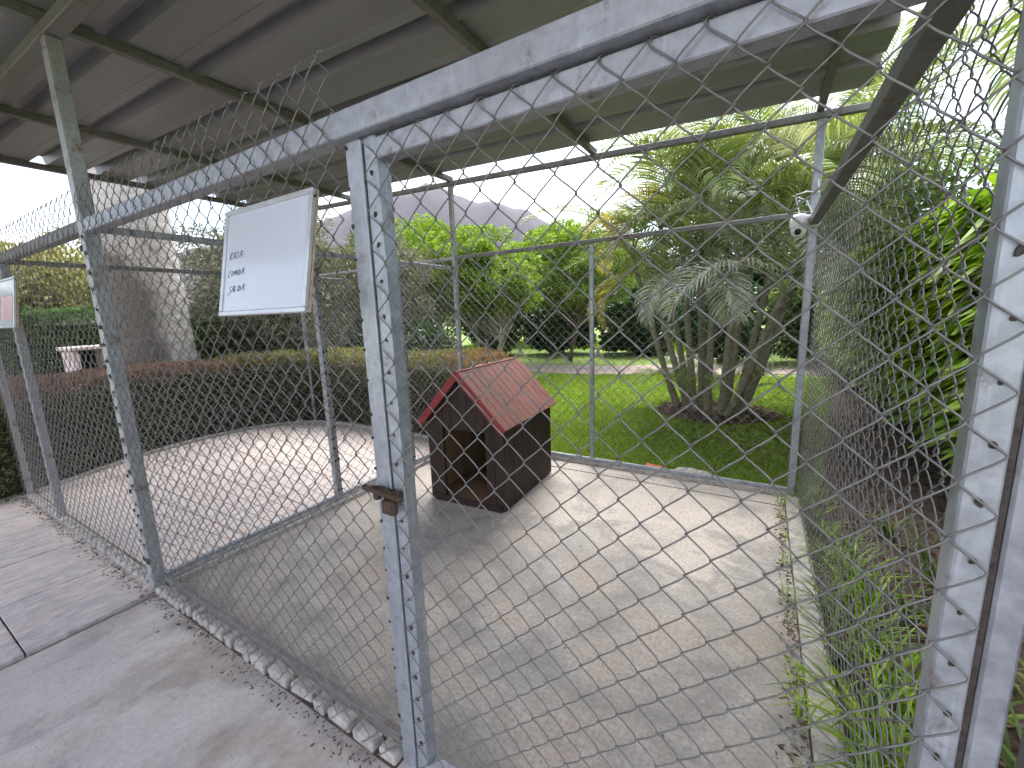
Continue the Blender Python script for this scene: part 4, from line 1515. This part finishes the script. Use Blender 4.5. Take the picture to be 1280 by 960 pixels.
# --- lawn grass and ground cover
def blades(n, xy, h, w, z0, lean=0.5, seed=1):
    r = np.random.default_rng(seed)
    b = np.concatenate([xy, np.full((n, 1), z0)], 1)
    az = r.uniform(0, 2 * np.pi, n)
    dirx = np.stack([np.cos(az), np.sin(az), np.zeros(n)], 1)
    sd = np.stack([-np.sin(az), np.cos(az), np.zeros(n)], 1)
    H = h * (1 + r.uniform(-.45, .5, (n, 1)))
    Wd = w * (1 + r.uniform(-.3, .3, (n, 1)))
    ln = lean * r.random((n, 1))
    mid = b + np.array([0, 0, 1.0]) * H * 0.6 + dirx * H * ln * 0.35
    tip = b + np.array([0, 0, 1.0]) * H * (1 - 0.3 * ln) + dirx * H * ln
    return np.stack([b - sd * Wd / 2, b + sd * Wd / 2, mid + sd * Wd * .4, tip, mid - sd * Wd * .4], 1).reshape(-1, 3)


def lawn_xy(n, x0, x1, y0, y1, power, seed):
    r = np.random.default_rng(seed)
    y = y0 + (y1 - y0) * r.random(n) ** power
    x = x0 + (x1 - x0) * r.random(n)
    q = ((x - 2.38) / 0.78) ** 2 + ((y - 5.75) / 0.72) ** 2 > 1
    q &= ~((x > 3.2) & (x > 3.24 + (y - 2.9) * 0.16))
    yp = 8.75 + 0.25 * np.sin(x * 0.8) + 0.1 * np.sin(x * 2.1) + np.maximum(0, x - 0.5) * 0.32
    q &= (y < yp - 0.05 + 0.25 * r.random(len(y)) ** 3)
    pn = np.sin(x * 3.1 + y * 1.7) + np.sin(x * 1.3 - y * 4.1) + np.sin(x * 7 + y * 5)
    q &= r.random(len(x)) < (0.9 - 0.12 * np.maximum(0, pn - 0.6))
    return np.stack([x[q], y[q]], 1)


xy = lawn_xy(150000, -1.5, 4.3, 2.965, 9.4, 1.7, 6)
tag(np_mesh('lawn_grass', blades(len(xy), xy, 0.042, 0.005, -0.042, 0.9, 4), 5, M['grass']), 'short green lawn grass behind the kennel', 'grass', kind='stuff')
xy2 = np.stack([rng.uniform(-9, 1, 30000), 14.5 + rng.uniform(0, 3.5, 30000)], 1)
tag(np_mesh('far_grass', blades(len(xy2), xy2, 0.09, 0.02, -0.042, 0.9, 8), 5, M['grass']), 'bright patch of grass between the far shrubs', 'grass', kind='stuff')


def strap_plant(name, label, loc, n, L, w, mat, seed, group):
    r = random.Random(seed)
    mb = MB()
    for k in range(n):
        az = r.uniform(0, 6.28)
        l = L * r.uniform(0.6, 1.15)
        arch = r.uniform(0.9, 2.0)
        a = r.uniform(1.15, 1.5)
        p_ = Vector((r.uniform(-.03, .03), r.uniform(-.03, .03), 0))
        h = Vector((math.cos(az), math.sin(az), 0))
        s = Vector((-math.sin(az), math.cos(az), 0))
        vs, fs = [], []
        for q in range(6):
            t = q / 5
            ww = w * (1 - t ** 2.2) * (0.6 + 0.4 * min(1, t * 3)) * 0.5 + 0.0004
            vs += [p_ - s * ww, p_ + s * ww]
            an = a - arch * t
            p_ = p_ + (h * math.cos(an) + Vector((0, 0, 1)) * math.sin(an)) * l / 5
            if q:
                fs.append((2 * q - 2, 2 * q - 1, 2 * q + 1, 2 * q))
        mb.add(vs, fs)
    return tag(mb.build(name, mat, None, loc), label, 'plant', group)


for i in range(26):
    yy = 0.25 + i * 0.105 + rnd.uniform(-.03, .03)
    big = yy < 1.9
    strap_plant('strap_plant', 'tuft of green strap leaves growing along the right fence kerb', (3.30 + rnd.uniform(-.05, .18), yy, -0.02),
                rnd.randint(16, 26), rnd.uniform(0.28, 0.46) if big else rnd.uniform(.14, .26), 0.013, M['lf_right'] if i % 3 else M['lf_mid'], 100 + i, 'strap leaf plants along the right fence')
for i in range(18):
    strap_plant('strap_plant', 'dark strap leaf plant in the mulch beyond the right fence', (3.55 + rnd.uniform(0, .5), 0.3 + i * 0.13, -0.02),
                rnd.randint(14, 22), rnd.uniform(0.25, 0.42), 0.016, M['lf_mid'], 200 + i, 'dark strap leaf plants in the mulch')
for i in range(9):
    yy = 0.5 + i * 0.28 + rnd.uniform(-.08, .08)
    strap_plant('weed_tuft', 'small grass weed growing inside the right kerb of the slab', (3.115 + rnd.uniform(-.012, .01), yy, 0.0), 9, rnd.uniform(0.06, 0.16), 0.006, M['lf_right'], 300 + i, 'weeds along the right kerb')


def litter(name, label, xy, z, size, seed):
    n = len(xy)
    c = np.concatenate([xy, z + rng.random((n, 1)) * 0.006], 1)
    v = leaves(c, rng.normal(0, 1, (n, 3)) * np.array([1, 1, 0.08]), size, 0.4, 0.05, 0, 0.6, 0.12)
    return tag(np_mesh(name, v, 4, M['litter']), label, 'leaf litter', kind='stuff')


ly = rng.uniform(0.1, 2.85, 700)
litter('leaf_litter', 'dry leaf crumbs along the right edge of the slab', np.stack([3.125 - np.abs(rng.normal(0, 0.035, 700)), ly], 1), 0.002, 0.018, 1)
lx = rng.uniform(-2.7, 1.9, 900)
litter('leaf_litter', 'dry leaf crumbs caught under the front mesh', np.stack([lx, -0.045 - np.abs(rng.normal(0, 0.035, 900))], 1), 0.014, 0.016, 2)
ang = rng.uniform(0, 6.28, 1500)
rad_ = np.sqrt(rng.random(1500)) * 0.8
litter('leaf_litter', 'dry leaves on the mulch ring under the palms', np.stack([2.38 + rad_ * np.cos(ang), 5.75 + rad_ * 0.9 * np.sin(ang)], 1), -0.02, 0.05, 3)
litter('leaf_litter', 'dry leaves scattered on the mulch bed by the hedge', np.stack([rng.uniform(3.3, 4.6, 2500), rng.uniform(-0.5, 6, 2500)], 1), -0.015, 0.05, 4)
litter('leaf_litter', 'scattered leaf crumbs on the kennel slab', np.stack([rng.uniform(.1, 3.1, 160), rng.uniform(.1, 2.8, 160)], 1), 0.001, 0.012, 5)

# ------------------------------------------------------------------ hill
mb = MB()
vs, fs = [], []
NA, NR = 120, 16
HAZ = [70, 98, 108, 116, 122, 126, 127.5, 129, 131, 135, 137, 141, 146, 165, 180]
HEL = [0.07, 0.10, 0.15, 0.20, 0.241, 0.254, 0.260, 0.272, 0.275, 0.261, 0.247, 0.214, 0.179, 0.10, 0.08]
for i in range(NA):
    az = math.radians(70 + 110 * i / (NA - 1))       # direction from +X
    el = float(np.interp(math.degrees(az), HAZ, HEL))
    hgt = el * 1040 + 4 + 5 * math.sin(az * 31) + 3 * math.sin(az * 83)
    for j in range(NR):
        t = j / (NR - 1)
        rr = 650 + 700 * t
        prof_ = math.sin(PI * min(1, t * 0.9)) ** 1.3
        wob = 1 + 0.10 * math.sin(az * 60 + t * 9) * t + 0.05 * math.sin(az * 140 + t * 17)
        vs.append((CAM.x + rr * math.cos(az), CAM.y + rr * math.sin(az), -3 + hgt * prof_ * (1 + (wob - 1) * 0.35 * abs(t - 0.555) * 3)))
for i in range(NA - 1):
    for j in range(NR - 1):
        fs.append((i * NR + j, (i + 1) * NR + j, (i + 1) * NR + j + 1, i * NR + j + 1))
mb.add(vs, fs, True)
tag(mb.build('hill', M['hill']), 'bare hazy mountain far behind the trees', kind='structure')

# ------------------------------------------------------------------ air
hz = MB().box((-2600, -2600, -5), (2600, 2600, 330)).build('haze', None)
tag(hz, 'thin pale haze in the air', 'haze', kind='stuff')
hm_ = bpy.data.materials.new('haze_air')
hm_.use_nodes = True
hm_.node_tree.nodes.remove(hm_.node_tree.nodes['Principled BSDF'])
pv = hm_.node_tree.nodes.new('ShaderNodeVolumePrincipled')
pv.inputs['Color'].default_value = (0.90, 0.93, 1.0, 1)
pv.inputs['Density'].default_value = 0.00006
pv.inputs['Anisotropy'].default_value = 0.2
hm_.node_tree.links.new(pv.outputs[0], hm_.node_tree.nodes['Material Output'].inputs['Volume'])
hz.data.materials.append(hm_)
